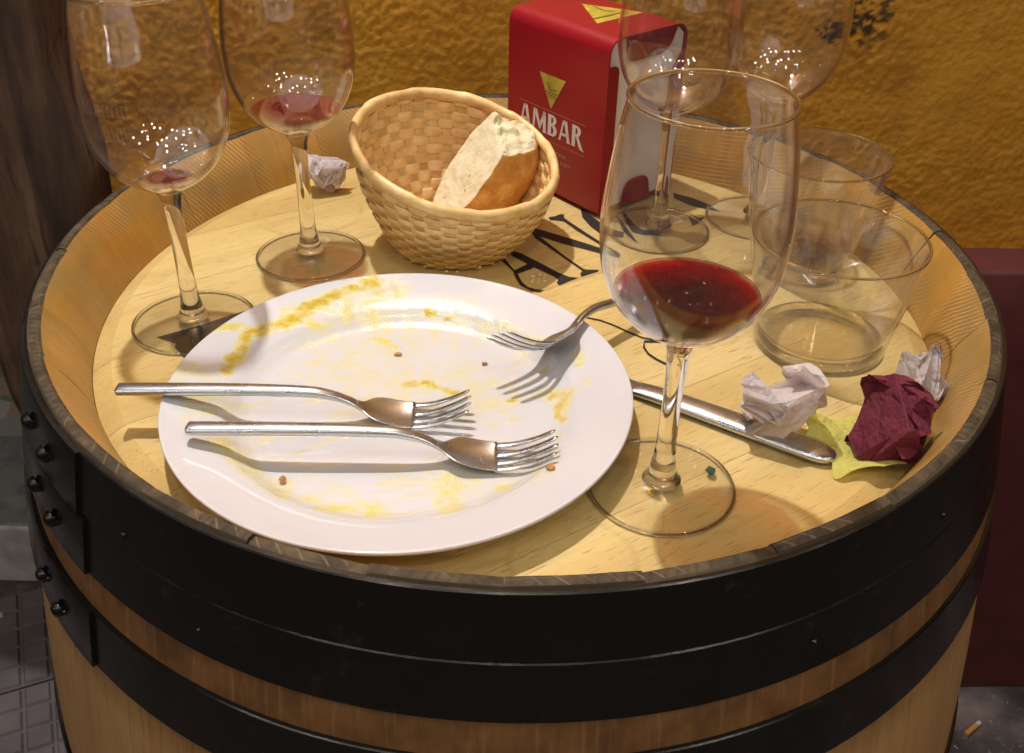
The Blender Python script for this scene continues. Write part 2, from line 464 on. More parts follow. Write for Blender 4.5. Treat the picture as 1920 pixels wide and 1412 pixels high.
def m_ground():
    t = NT("dirty_pavement"); c = t.coords(); a = t.noise(c, 7, 5); f = t.noise(c, 90, 4, .7)
    col = t.ramp(a, [(.34, (.03, .026, .026)), (.48, (.075, .063, .06)), (.58, (.15, .115, .105)), (.7, (.25, .19, .175))])
    col = t.mix(t.ramp(f, [(.62, 0), (.70, .8)]), col, (.36, .33, .30))
    t.p(Base_Color=col, Roughness=.55); t.bump(t.mix(.5, a, f), .5, .006)
    return t.m
M_ground = m_ground()  # dirty stone and cement
M_tile = m_simple("grey_brown_paving_tile", (.15, .125, .125), .55, var=.3, nscale=9, bump=.3, bscale=140)

def m_terrazzo():
    t = NT("old_terrazzo"); c = t.coords()
    v = t.n('TexVoronoi', Vector=c, Scale=16.0); a = t.noise(c, 6, 3)
    col = t.ramp(t.n('SeparateColor', Color=v.outputs['Color']).outputs[0], [(.2, (.20, .29, .20)), (.45, (.38, .39, .34)), (.65, (.48, .34, .26)), (.9, (.55, .53, .47))], 'CONSTANT')
    t.p(Base_Color=col, Roughness=.4); t.bump(a, .2, .003)
    return t.m
M_terr = m_terrazzo()

# ------------------------------------------------------------------ the setting
gv, gf = boxv(-30, 30, -30, 30, -.05, 0)
tag(mesh("ground", gv, gf, M_ground, smooth=False), None, kind="structure")

# patterned paving tiles left of the barrel, in front of the step
pav = bpy.data.objects.new("pavement", None); link(pav); pav["kind"] = "structure"
tv, tf = boxv(-.0985, .0985, -.0985, .0985, .004, .014)
for i in range(5):
    for j in range(5):
        cx, cy = -.0784 + i * .0392, -.0784 + j * .0392
        w0, w1 = .0178, .0150
        b = len(tv)
        tv += [(cx - w0, cy - w0, .0135), (cx + w0, cy - w0, .0135), (cx + w0, cy + w0, .0135), (cx - w0, cy + w0, .0135),
               (cx - w1, cy - w1, .0185), (cx + w1, cy - w1, .0185), (cx + w1, cy + w1, .0185), (cx - w1, cy + w1, .0185)]
        tf += [(b, b + 1, b + 5, b + 4), (b + 1, b + 2, b + 6, b + 5), (b + 2, b + 3, b + 7, b + 6), (b + 3, b, b + 4, b + 7), (b + 4, b + 5, b + 6, b + 7)]
tile0 = None
ca, sa = math.cos(math.radians(24)), math.sin(math.radians(24))
for i in range(-3, 4):
    for j in range(-3, 4):
        x, y = -.80 + (i * ca - j * sa) * .2, .22 + (i * sa + j * ca) * .2
        if y > .62 or x > -.36 or y < -.3: continue
        if tile0 is None:
            tile0 = mesh("paving_tile", tv, tf, M_tile, pav, smooth=False)
            o = tile0
        else:
            o = tile0.copy(); link(o, pav)
        o.location = (x, y, -.0035 + rb.uniform(-.001, .001)); o.rotation_euler = (0, 0, math.radians(24))

stp = thing("stone_step", (-1.25, .70, 0), "worn grey stone doorstep behind the dark timber post", "step")
v, f = boxv(-.75, .78, -.115, .112, 0, .125)
bevel(mesh("slab", v, f, M_step, stp, smooth=False), .006, 3)
v, f = boxv(-.75, .78, -.111, .111, .124, .1285)
bevel(mesh("tread", v, f, m_simple("dark_grey_tread", (.25, .255, .24), .65, var=.3, nscale=30, bump=.3, bscale=120), stp, smooth=False), .002, 2)  # thin top layer in a darker grey than the slab below
v, f = boxv(-2.6, -.45, .815, 3.2, 0, .121)
tag(mesh("doorway_floor", v, f, M_terr, smooth=False), None, kind="structure")

# wall: ochre stucco over a maroon dado, turned a little
WA = math.radians(2.5)
wall = thing("ochre_wall", (.70, .475, 0), "ochre yellow stucco wall with maroon painted base behind the barrel", "wall", rz=WA)
def wall_uv(x, y):            # world -> wall-local x
    return (x - .70) * math.cos(WA) + (y - .475) * math.sin(WA)
nx, nz = 760, 230
xs = np.linspace(-1.26, .62, nx); zs = np.linspace(.66, 1.22, nz)
X, Z = np.meshgrid(xs, zs)
def rot_(k): return X * math.cos(k) - Z * math.sin(k), X * math.sin(k) + Z * math.cos(k)
w1, w2 = fbm(X * 90 + 7, Z * 90, 61, 2) - .5, fbm(X * 90, Z * 90 + 5, 67, 2) - .5
ridges = 0
for kk, (sc0, wt) in enumerate(((125, 1.0), (185, .8), (270, .6))):
    xr, zr = rot_(.5 + kk * 1.1)
    nn = fbm(xr * sc0 + w1 * 1.6 + 11, zr * sc0 + w2 * 1.6 + 17, 3 + 10 * kk, 2)
    ridges = ridges + wt * np.clip(1 - np.abs(2.6 * (nn - .5)) * 2.2, 0, 1) ** 1.5
n2 = fbm(*[q * 330 + 20 for q in rot_(.9)], 9, 2); n3 = fbm(X * 20, Z * 20, 21, 2)
amp = .30 + 1.0 * np.clip((fbm(X * 9, Z * 9, 40, 2) - .3) * 2, 0, 1) * np.clip(1.1 - (X + 1.1) * .45, .45, 1)
D = (ridges * .0009 + n2 * .0007) * amp + n3 * .0025
D[0, :] = D[-1, :] = 0; D[:, 0] = D[:, -1] = 0
V = np.stack([X, -D, Z], -1).reshape(-1, 3)
F = [(j * nx + i, j * nx + i + 1, (j + 1) * nx + i + 1, (j + 1) * nx + i) for j in range(nz - 1) for i in range(nx - 1)]
st = np.zeros_like(X)
for (bx, bz, rx_, rz_, k) in ((-.362, .972, .012, .014, 1), (-.380, .962, .016, .009, 1), (-.340, .984, .007, .010, .9), (-.348, .958, .010, .009, .55), (-.360, .940, .016, .012, .25)):
    g = 1 - np.sqrt(((X - bx) / rx_) ** 2 + ((Z - bz) / rz_) ** 2) + (fbm(X * 240, Z * 300, 77, 4) - .5) * 4.2
    st = np.maximum(st, np.clip(g * 3 + .6, 0, 1) * k * (np.sqrt(((X - bx) / rx_) ** 2 + ((Z - bz) / rz_) ** 2) < 1.7))
b0 = len(V)
o = mesh("plaster", V, F, M_wall, wall)
setattr_pt(o.data, "stain", st.reshape(-1))
# plaster beyond the finely modelled part, and the body of the wall
wv, wf = [], []
for bx in ((-1.26, 2.6, 0, .2, 1.22, 3.4), (.62, 2.6, 0, .2, .66, 1.22), (-1.26, 2.6, .0, .2, 0, .66), (-1.26, .62, .004, .2, .66, 1.22)):
    v, f = boxv(*bx); b = len(wv); wv += v; wf += [tuple(q + b for q in t_) for t_ in f]
o = mesh("wall_body", wv, wf, M_wall, wall, smooth=False)
setattr_pt(o.data, "stain", np.zeros(len(o.data.vertices)))
dn = 60
dxs = np.linspace(-1.17, 2.6, dn)
secs = []
for k, x in enumerate(dxs):
    w = .0015 * math.sin(k * 1.7) + .001 * math.sin(k * .6)
    secs.append([(x, .01, .002), (x, -.056, .002), (x, -.056 + w, .30), (x, -.056 - w, .60), (x, -.056 + w, .712), (x, -.054 + w, .7165), (x, -.049, .7185 + w * .4), (x, .01, .7195)])
v, f = loft(secs)
mesh("dado", v, f, M_dado, wall, sharp=40)

# door post of old dark timber
post = thing("timber_door_post", (-.513, .425, 0), "rough dark brown timber door post at the wall's end", "post")
secs = []
rp = np.random.RandomState(4)
for k in range(90):
    z = k * .026
    s = []
    e = .006 * math.sin(z * 9) + .004 * math.sin(z * 31 + 1)
    outline = [(-.074, -.060), (-.060, -.068), (0, -.070), (.050, -.066), (.064, -.056), (.070, -.030), (.070, .06), (-.074, .06)]
    for i, (x, y) in enumerate(outline):
        jx = rp.normal(0, .0012) + (e if x > .04 else -e * .5); jy = rp.normal(0, .0012)
        s.append((x + jx, y + jy, z))
    secs.append(s)
v, f = loft(secs)
mesh("timber", v, f, M_post, post, sharp=50)

# ------------------------------------------------------------------ barrel
barrel = thing("oak_barrel", (0, 0, 0), "upright oak wine barrel with black iron hoops used as a table", "barrel")
def RO(z):                     # outer radius at height z
    return .345 - .055 * ((z - ZR + .475) / .475) ** 2
fixed = [-112.55, -101.67, -90.4, -78.95]
angs = []
a = -78.95
rs = random.Random(3)
while a < 360 - 112.55 - 8:
    angs.append(a); a += rs.uniform(11.0, 15.0)
sc_ = (360 - 112.55 + 78.95) / (a + 78.95)
angs = [-78.95 + (q + 78.95) * sc_ for q in angs] + [360 - 112.55, 360 - 101.67, 360 - 90.4, 360 - 78.95]
prof_o = [(RO(z), z) for z in np.linspace(ZR - .0015, .0, 26)]
rb2 = random.Random(11)
for q in range(len(angs) - 1):
    a0, a1 = math.radians(angs[q]) + .0003, math.radians(angs[q + 1]) - .0003
    dz = rb2.uniform(-.0012, .0008); dr = rb2.uniform(-.0006, .0006)
    pr = [(.2895, ZR + dz - .0006, 1), (.2882, ZR + dz, 1), (.2850, ZR + dz, 1), (.2836 + dr, ZR + dz - .0012, 2), (.2735 + dr * .5, ZR - .020, 2), (.2652, ZR - .0405, 2), (.2652, ZR - .062, 2), (.268, ZR - .075, 2)]
    pr += [(RO(z) - .024, z, 2) for z in np.linspace(ZR - .12, .02, 7)] + [(RO(0.0) - .022, 0.0, 0)]
    pr += [(r, z, 0) for r, z in prof_o[::-1]]
    m = len(pr); na = 5
    v, uvs = [], []
    ln = 0; lens = [0]
    for i in range(1, m):
        ln += math.hypot(pr[i][0] - pr[i - 1][0], pr[i][1] - pr[i - 1][1]); lens.append(ln)
    for k in range(na + 1):
        for i, (r, z, mi) in enumerate(pr):
            ex = .0003 if (mi == 0 and z < ZR - .004) else 0
            an = a0 - ex + (a1 - a0 + 2 * ex) * k / na
            ed = .0007 if (k in (0, na) and i < 6) else 0
            v.append((r * math.cos(an), r * math.sin(an), z - ed)); uvs.append((an * .285, lens[i]))
    f, mi_ = [], []
    for k in range(na):
        for i in range(m):
            j = (i + 1) % m
            f.append((k * m + i, k * m + j, (k + 1) * m + j, (k + 1) * m + i))
            mm = 1 if (i in (0, 1) or i == m - 1) else (2 if pr[i][2] == 2 or i == 2 else 0)
            mi_.append(1 if i == 2 else mm)
    f.append(tuple(range(m))); mi_.append(1)
    f.append(tuple(range((na + 1) * m - 1, na * m - 1, -1))); mi_.append(1)
    me = bpy.data.meshes.new("stave")
    me.from_pydata(v, [], f)
    for mm in (M_stave_out, M_end, M_stave_in): me.materials.append(mm)
    me.polygons.foreach_set("material_index", mi_)
    uvl = me.uv_layers.new(name="UVMap")
    for li, lp in enumerate(me.loops): uvl.data[li].uv = uvs[lp.vertex_index]
    bm = bmesh.new(); bm.from_mesh(me); bmesh.ops.recalc_face_normals(bm, faces=bm.faces); bm.to_mesh(me); bm.free()
    me.polygons.foreach_set("use_smooth", [True] * len(me.polygons)); me.set_sharp_from_angle(angle=math.radians(28))
    link(bpy.data.objects.new("stave", me), barrel)

# head boards (with the bevelled margin that slips into the staves' groove)
cuts = [-.2655, -.196, -.132, -.062, .004, .071, .140, .205, .2655]
def board(v0, v1):
    r0, r1 = .2535, .2648
    g = .00014
    def ring(r):
        pts = []
        va, vb = max(v0 + g, -r + 1e-4), min(v1 - g, r - 1e-4)
        ta, tb = math.asin(va / r), math.asin(vb / r)
        for k in range(25): t = ta + (tb - ta) * k / 24; pts.append((r * math.cos(t), r * math.sin(t)))
        for k in range(25): t = tb + (ta - tb) * k / 24; pts.append((-r * math.cos(t), r * math.sin(t)))
        return pts
    a, b = ring(r0), ring(r1)
    m = len(a)
    c, s = math.cos(BA), math.sin(BA)
    rot = lambda p, z: (p[0] * c - p[1] * s, p[0] * s + p[1] * c, z)
    v = [rot(p, H) for p in a] + [rot(p, H - .0045) for p in b] + [rot(p, H - .024) for p in b]
    f = [tuple(range(m))]
    for k in range(m):
        l = (k + 1) % m
        f += [(k, m + k, m + l, l), (m + k, 2 * m + k, 2 * m + l, m + l)]
    f.append(tuple(range(3 * m - 1, 2 * m - 1, -1)))
    return v, f
for k in range(len(cuts) - 1):
    v, f = board(cuts[k], cuts[k + 1])
    mesh("head_board", v, f, M_head, barrel, smooth=False)

# hoops with lap, rivets and nails
def hoop(z1, z0, lap_deg, thick=.0022):
    def rr(z, e): return RO(z) + e
    n = 180
    zs_ = [z1, z1 - .0006, (z1 + z0) / 2, z0 + .0006, z0]
    secs = []
    for k in range(n):
        a = 2 * math.pi * k / n
        e = thick + .0002 * math.sin(a * 9)
        pts = [(rr(z1, -.0006), z1), (rr(z1, e - .0006), z1), (rr(zs_[1], e), zs_[1]), (rr(zs_[2], e), zs_[2]), (rr(zs_[3], e), zs_[3]), (rr(z0, e - .0006), z0), (rr(z0, -.0006), z0)]
        secs.append([(r * math.cos(a), r * math.sin(a), z) for r, z in pts])
    v, f = loft(secs, caps=False, closed=True)
    o = mesh("hoop", v, f, M_iron, barrel, sharp=35)
    secs = []
    for k in range(17):
        a = math.radians(lap_deg - 26 + 26 * k / 16)
        e0, e1 = .0014, thick + .0019
        pts = [(rr(z1, e0), z1), (rr(z1, e1 - .0005), z1 + .0003), (rr(z1 - .001, e1), z1 - .001), (rr(z0 + .001, e1), z0 + .001), (rr(z0, e1 - .0005), z0 - .0003), (rr(z0, e0), z0)]
        secs.append([(r * math.cos(a), r * math.sin(a), z) for r, z in pts])
    v, f = loft(secs)
    mesh("hoop_lap", v, f, M_iron, o, sharp=35)
    return o
hz = [(ZR - .0016, ZR - .0355, -134, .0022), (ZR - .0359, ZR - .067, -132.8, .0021), (ZR - .089, ZR - .125, -132.3), (ZR - .27, ZR - .30, 40), (.28, .25, 60), (.12, .085, -100), (.04, .004, -95)]
hoops = [hoop(*q) for q in hz]
rv = [(.0, .0048), (.003, .0044), (.0046, .0028), (.0052, 0.0)]
def stud(hp, ang, z, s, name):
    n = 20; v, f = [], []
    for (h_, r) in rv[:-1]:
        for k in range(n): t = 2 * math.pi * k / n; v.append((r * s * math.cos(t), r * s * math.sin(t), h_ * s))
    v.append((0, 0, rv[-1][0] * s)); T = len(v) - 1
    for i in range(2):
        for k in range(n): f.append((i * n + k, i * n + (k + 1) % n, (i + 1) * n + (k + 1) % n, (i + 1) * n + k))
    for k in range(n): f.append((2 * n + k, 2 * n + (k + 1) % n, T))
    v = [(p[0], p[1], p[2] - .0006) for p in v]
    o = mesh(name, v, f, M_iron, hp)
    a = math.radians(ang); r = RO(z) + (.0046 if name == "rivet" else .002)
    o.location = (r * math.cos(a), r * math.sin(a), z)
    o.rotation_euler = Vector((math.cos(a), math.sin(a), -.2)).to_track_quat('Z', 'Y').to_euler()
for hi, a, z in ((0, -146, -.0175), (0, -140.8, -.0205), (1, -144.3, -.0505), (1, -139.4, -.0545), (2, -143.2, -.106), (2, -138.8, -.111)):
    stud(hoops[hi], a, ZR + z, 1.0, "rivet")
for hi, a, z in ((0, -126.6, -.0265), (1, -117.3, -.0545), (0, -45.8, -.0255), (1, -63, -.052)):
    stud(hoops[hi], a, ZR + z, .42, "nail")

# black branding on the head
PRINT = {
'A_thick': [(-0.0176, 0.0846), (-0.0027, 0.074), (0.0038, 0.0701), (0.0167, 0.0572), (0.0292, 0.0437), (0.0368, 0.0378), (0.0434, 0.0366), (0.0365, 0.0314), (0.0297, 0.0253), (0.0281, 0.0291), (0.0294, 0.033), (0.0262, 0.0377), (0.0118, 0.0509), (-0.0041, 0.0676), (-0.0175, 0.0818)],
'A_bar': [(-0.0009, 0.0453), (0.0083, 0.0548), (0.0122, 0.0509), (0.0116, 0.0485), (0.0009, 0.04)],
'A_thin': [(-0.0176, 0.0846), (-0.0122, 0.0724), (-0.0044, 0.0521), (0.0011, 0.0404), (0.0041, 0.0289), (0.0084, 0.0219), (0.0136, 0.0193), (0.0192, 0.0186), (0.0164, 0.0153), (0.0107, 0.0167), (0.0032, 0.0239), (-0.0003, 0.0345), (-0.0018, 0.0432), (-0.0084, 0.055), (-0.0174, 0.0786)],
'N_left': [(0.0093, 0.1088), (0.016, 0.099), (0.0357, 0.0664), (0.046, 0.0515), (0.0488, 0.0487), (0.0581, 0.0487), (0.0574, 0.0461), (0.0494, 0.0408), (0.0454, 0.0382), (0.0448, 0.0425), (0.0463, 0.0465), (0.0435, 0.0508), (0.0337, 0.0653), (0.0139, 0.0944)],
'N_diag': [(0.0109, 0.1117), (0.0181, 0.1082), (0.0406, 0.0947), (0.0633, 0.0799), (0.075, 0.073), (0.0735, 0.0666), (0.0629, 0.072), (0.0342, 0.0866), (0.0103, 0.1021)],
'N_right': [(0.0242, 0.1296), (0.0291, 0.1315), (0.0334, 0.1354), (0.0361, 0.135), (0.0359, 0.129), (0.0395, 0.1232), (0.0514, 0.1053), (0.0638, 0.0875), (0.075, 0.073), (0.0737, 0.07), (0.0635, 0.0831), (0.0452, 0.108), (0.0352, 0.1237), (0.0247, 0.1255)],
'O_left': [(0.0492, 0.148), (0.0569, 0.1352), (0.065, 0.12), (0.0726, 0.1115), (0.0803, 0.1075), (0.0788, 0.0988), (0.0702, 0.1001), (0.0618, 0.1048), (0.0552, 0.1168), (0.0501, 0.1311)],
'O_inner': [(0.0813, 0.1421), (0.0843, 0.1385), (0.0887, 0.1222), (0.0936, 0.1135), (0.108, 0.1081), (0.1074, 0.1028), (0.094, 0.1039), (0.0867, 0.1079), (0.0834, 0.1219)],
'O_tail': [(0.0759, 0.1362), (0.0781, 0.1326), (0.0838, 0.1112), (0.0892, 0.09), (0.0857, 0.0957), (0.0803, 0.1075)],
'next_bar': [(0.1255, 0.1797), (0.1407, 0.1705), (0.1518, 0.1593), (0.1591, 0.1463), (0.1504, 0.1496), (0.1371, 0.1566), (0.1252, 0.1697)],
'next_dot': [(0.1324, 0.1392), (0.1383, 0.1339), (0.1453, 0.1371), (0.1378, 0.1248), (0.1333, 0.1209)],
'emblem': [(-0.2224, -0.051), (-0.2002, -0.0364), (-0.1779, -0.0192), (-0.1658, -0.0113), (-0.169, -0.0279), (-0.1765, -0.0533), (-0.1836, -0.0827), (-0.199, -0.0731), (-0.2077, -0.0618), (-0.2082, -0.0577)],
'swirl_line': [(0.0465, -0.0166), (0.0549, -0.0195), (0.0631, -0.0249), (0.0727, -0.0334), (0.0807, -0.0393), (0.089, -0.0415), (0.1009, -0.0403), (0.1011, -0.0383), (0.0892, -0.0395), (0.0811, -0.0374), (0.0733, -0.0315), (0.0636, -0.023), (0.0553, -0.0175), (0.0468, -0.0146)],
'swirl_hook': [(0.0958, -0.0407), (0.0815, -0.0414), (0.0799, -0.0498), (0.082, -0.0574), (0.0864, -0.0632), (0.0924, -0.0688), (0.0932, -0.0666), (0.0873, -0.0611), (0.0831, -0.0555), (0.0813, -0.049), (0.0816, -0.0439), (0.0955, -0.0433)],
}
def prints(name, keys, dz0=0.0003):
    v, f = [], []
    for i, k in enumerate(keys):
        b = len(v); v += [(x, y, H + dz0 + i * .00012) for x, y in PRINT[k]]; f.append(tuple(range(b, len(v))))
    me = bpy.data.meshes.new(name); me.from_pydata(v, [], f); me.materials.append(M_print)
    bm = bmesh.new(); bm.from_mesh(me); bmesh.ops.triangulate(bm, faces=bm.faces)
    for fc in bm.faces:
        if fc.normal.z < 0: fc.normal_flip()
    bm.to_mesh(me); bm.free()
    return link(bpy.data.objects.new(name, me), barrel)
prints("printed_letter", ['A_thick', 'A_bar', 'A_thin'])
prints("printed_letter", ['N_left', 'N_diag', 'N_right'])
prints("printed_letter", ['O_left', 'O_inner', 'O_tail'])
prints("printed_letter", ['next_bar', 'next_dot'])
prints("printed_emblem", ['emblem'])
prints("printed_swirl", ['swirl_line', 'swirl_hook'])

# ------------------------------------------------------------------ plate
PC = (-.062, -.1255)
plate = thing("dinner_plate", (PC[0], PC[1], H), "white round dinner plate smeared with egg yolk, two forks across it", "plate")
pp = catmull([(0.0005, .0046), (.045, .0044), (.078, .0046), (.087, .0058), (.093, .0092), (.098, .0125), (.105, .0150), (.116, .0178), (.1235, .0198), (.1262, .0206), (.1274, .0202), (.1272, .0186), (.124, .0165), (.110, .0122), (.099, .0085), (.090, .0035), (.085, .0003), (.080, .0003), (.077, .0018), (.040, .0018), (.0005, .0018)], 10)
NA = 420
fine = []
for i in range(len(pp) - 1):
    fine.append(pp[i])
    d = math.hypot(*(pp[i + 1] - pp[i])); top = i < 95
    if top:
        for k in range(1, int(d / .0012) + 1): fine.append(pp[i] + (pp[i + 1] - pp[i]) * k / (int(d / .0012) + 1))
fine.append(pp[-1])
v, f = lathe(fine, NA)
po = mesh("plate_body", v, f, M_plate, plate)
V = np.array(v)
STROKES = [('o', 0.9, 0.0038, [(-0.0288, 0.1164), (-0.0496, 0.1048), (-0.0643, 0.0911), (-0.0759, 0.0725)]), ('o', 1, 0.0042, [(-0.075, 0.0731), (-0.083, 0.0673)]),
('o', 0.9, 0.0032, [(-0.0886, 0.0629), (-0.0965, 0.0549), (-0.0989, 0.035), (-0.1023, 0.0198)]), ('y', 0.35, 0.0083, [(-0.0145, 0.113), (-0.0448, 0.0958), (-0.0724, 0.08)]),
('o', 0.4, 0.0048, [(-0.0178, 0.1116), (-0.0331, 0.1095)]), ('y', 0.35, 0.0053, [(-0.0269, 0.0883), (-0.0466, 0.0856), (-0.0617, 0.0762)]),
('o', 0.9, 0.0025, [(-0.0003, 0.024), (0.0117, 0.0277), (0.0199, 0.0206), (0.0333, 0.0164)]), ('y', 0.45, 0.0039, [(-0.0213, 0.0694), (-0.0093, 0.0646)]),
('y', 0.5, 0.0028, [(-0.0202, 0.035), (-0.0151, 0.0347)]), ('o', 0.7, 0.004, [(0.0856, 0.016), (0.0916, 0.0121), (0.089, 0.0029)]), ('y', 0.6, 0.0025, [(-0.117, 0.0535), (-0.1027, 0.0605)]),
('y', 0.4, 0.0061, [(-0.091, -0.0432), (-0.0789, -0.0471), (-0.067, -0.0635), (-0.0538, -0.0751), (-0.0316, -0.0813), (-0.0071, -0.0881)]), ('y', 0.4, 0.0042, [(-0.0163, -0.0785), (0.0027, -0.0828)]),
('y', 0.45, 0.007, [(0.0293, -0.06), (0.0345, -0.0817)]), ('y', 0.22, 0.0212, [(-0.0175, 0.0144), (0.0121, 0.0234), (0.0432, 0.0142)]), ('y', 0.16, 0.0251, [(-0.0401, 0.0431), (-0.0163, 0.0555)]),
('y', 0.2, 0.0163, [(0.0461, -0.0594), (0.0678, -0.0502)]), ('y', 0.18, 0.0198, [(-0.006, 0.0799), (0.0271, 0.0813)]), ('y', 0.3, 0.0058, [(-0.0315, -0.0135), (-0.0197, -0.014)]),
('y', 0.25, 0.0081, [(-0.0455, -0.0627), (-0.0222, -0.074)]), ('y', 0.25, 0.0048, [(0.0125, 0.0997), (0.0671, 0.0709)]), ('o', 0.9, 0.002, [(0.0089, 0.0931), (0.0109, 0.0932)]),
('o', 0.7, 0.0017, [(0.0192, 0.091), (0.0211, 0.0918)]), ('o', 0.9, 0.0021, [(0.0602, 0.0103), (0.0626, 0.0109)]), ('o', 0.8, 0.0026, [(0.1079, 0.0751), (0.1106, 0.0758)]),
('y', 0.5, 0.0032, [(0.0995, 0.0433), (0.1005, 0.0368)]), ('y', 0.5, 0.0021, [(0.1028, 0.0177), (0.1038, 0.0146)]), ('o', 0.6, 0.0018, [(0.0865, 0.0008), (0.0904, -0.0097)]),
('o', 0.6, 0.0024, [(0.0321, -0.0728), (0.0331, -0.0759)]), ('y', 0.5, 0.0027, [(0.0571, -0.0663), (0.0646, -0.0636)]), ('o', 0.5, 0.002, [(0.0688, 0.065), (0.0849, 0.0598)]),
('y', 0.3, 0.0119, [(-0.1129, 0.0079), (-0.0995, -0.0209), (-0.0893, -0.0388)])]
top = V[:, 2] > .0035
so = np.zeros(len(V)); sy = np.zeros(len(V))
px, py = V[:, 0], V[:, 1]
nz1 = fbm(px * 160 + 50, py * 160 + 50, 12, 4); nz2 = fbm(px * 420 + 90, py * 420 + 90, 31, 3)
streak = fbm((px * .9 + py * .4) * 45 + 40, (py * .9 - px * .4) * 260 + 40, 55, 3)
wx = px + (nz1 - .5) * .006; wy = py + (fbm(px * 160, py * 160 + 9, 19, 4) - .5) * .006
for c, it, wd, L in STROKES:
    dm = np.full(len(V), 9.)
    for (ax, ay), (bx, by) in zip(L[:-1], L[1:]):
        dx, dy = bx - ax, by - ay; t = np.clip(((wx - ax) * dx + (wy - ay) * dy) / (dx * dx + dy * dy + 1e-12), 0, 1)
        dm = np.minimum(dm, np.hypot(wx - ax - t * dx, wy - ay - t * dy))
    if c == 'o':
        k = np.clip(1.0 - dm / wd + (nz2 - .5) * 2.6, 0, 1) * it * .8 * np.clip(.1 + 1.5 * nz1, 0, 1)
        so = np.maximum(so, np.clip(k, 0, 1)); sy = np.maximum(sy, np.clip(1.8 - dm / wd, 0, 1) * it * .6 * (.4 + nz1))
    else:
        k = np.clip(1.6 - dm / wd, 0, 1) * it * np.clip(.15 + 2.2 * (nz1 - .3), .1, 1.4) * (.5 + streak)
        sy = np.maximum(sy, np.clip(k, 0, 1))
sy = np.clip(np.maximum(sy, np.clip((streak - .52) * 2.2, 0, .30) * (np.hypot(px, py) < .093) * np.clip(nz1 * 2 - .55, 0, 1)), 0, 1)
sy = np.clip(sy * 1.7, 0, .9)
setattr_pt(po.data, "yolk_orange", so * top); setattr_pt(po.data, "yolk_pale", sy * top)

def lump(name, r, seed, mat, loc, parent=None, squash=.6, sub=2, amp=.35):
    bm = bmesh.new(); bmesh.ops.create_icosphere(bm, subdivisions=sub, radius=1)
    rg = np.random.RandomState(seed); A = rg.normal(size=(6, 3)); 
    for q in bm.verts:
        d = np.array(q.co); s = 1 + amp * sum(math.sin(2.3 * d @ a_ + i) for i, a_ in enumerate(A)) / 3
        q.co = Vector(d * s * r * np.array([1, .75, squash]))
    mz = min(q.co.z for q in bm.verts)
    for q in bm.verts: q.co.z -= mz
    me = bpy.data.meshes.new(name); bm.to_mesh(me); bm.free(); me.materials.append(mat)
    o = bpy.data.objects.new(name, me); o.location = loc; o.rotation_euler = (0, 0, seed)
    return link(o, parent)
M_crumb = m_simple("toasted_crumb", (.50, .26, .08), .7, var=.4, nscale=400)
for k, (x, y, r) in enumerate(((-.0696, -.0708, .0016), (-.1156, -.1885, .0020), (.0194, -.1828, .0022), (-.017, -.0788, .0017))):
    rr_ = math.hypot(x - PC[0], y - PC[1])
    zc = np.interp(rr_, [q[0] for q in pp[:100]], [q[1] for q in pp[:100]])
    tag(lump("crumb", r, 10 + k, M_crumb, (x, y, H + zc - .0003), amp=.7), "tiny brown bread crumb lying on the white plate", "crumb", "crumbs on the plate")
M_herb = m_simple("dark_green_herb", (.03, .06, .02), .6)
tag(lump("herb_scrap", .0030, 33, M_herb, (.104, -.1700, H + .0026), squash=.3), "dark green herb scrap on the foot of the glass holding the most wine", "herb scrap")
M_pale = m_simple("pale_bread_flake", (.72, .58, .36), .7)
for k, (x, y) in enumerate(((.0121, .0361), (.0200, .0300), (.0110, .0290), (.0170, .0385))):
    tag(lump("bread_flake", .0018, 50 + k, M_pale, (x, y, H - .0001), squash=.4), "pale bread flake on the barrel head beside the printed letters", "bread flake", "flakes beside the basket")

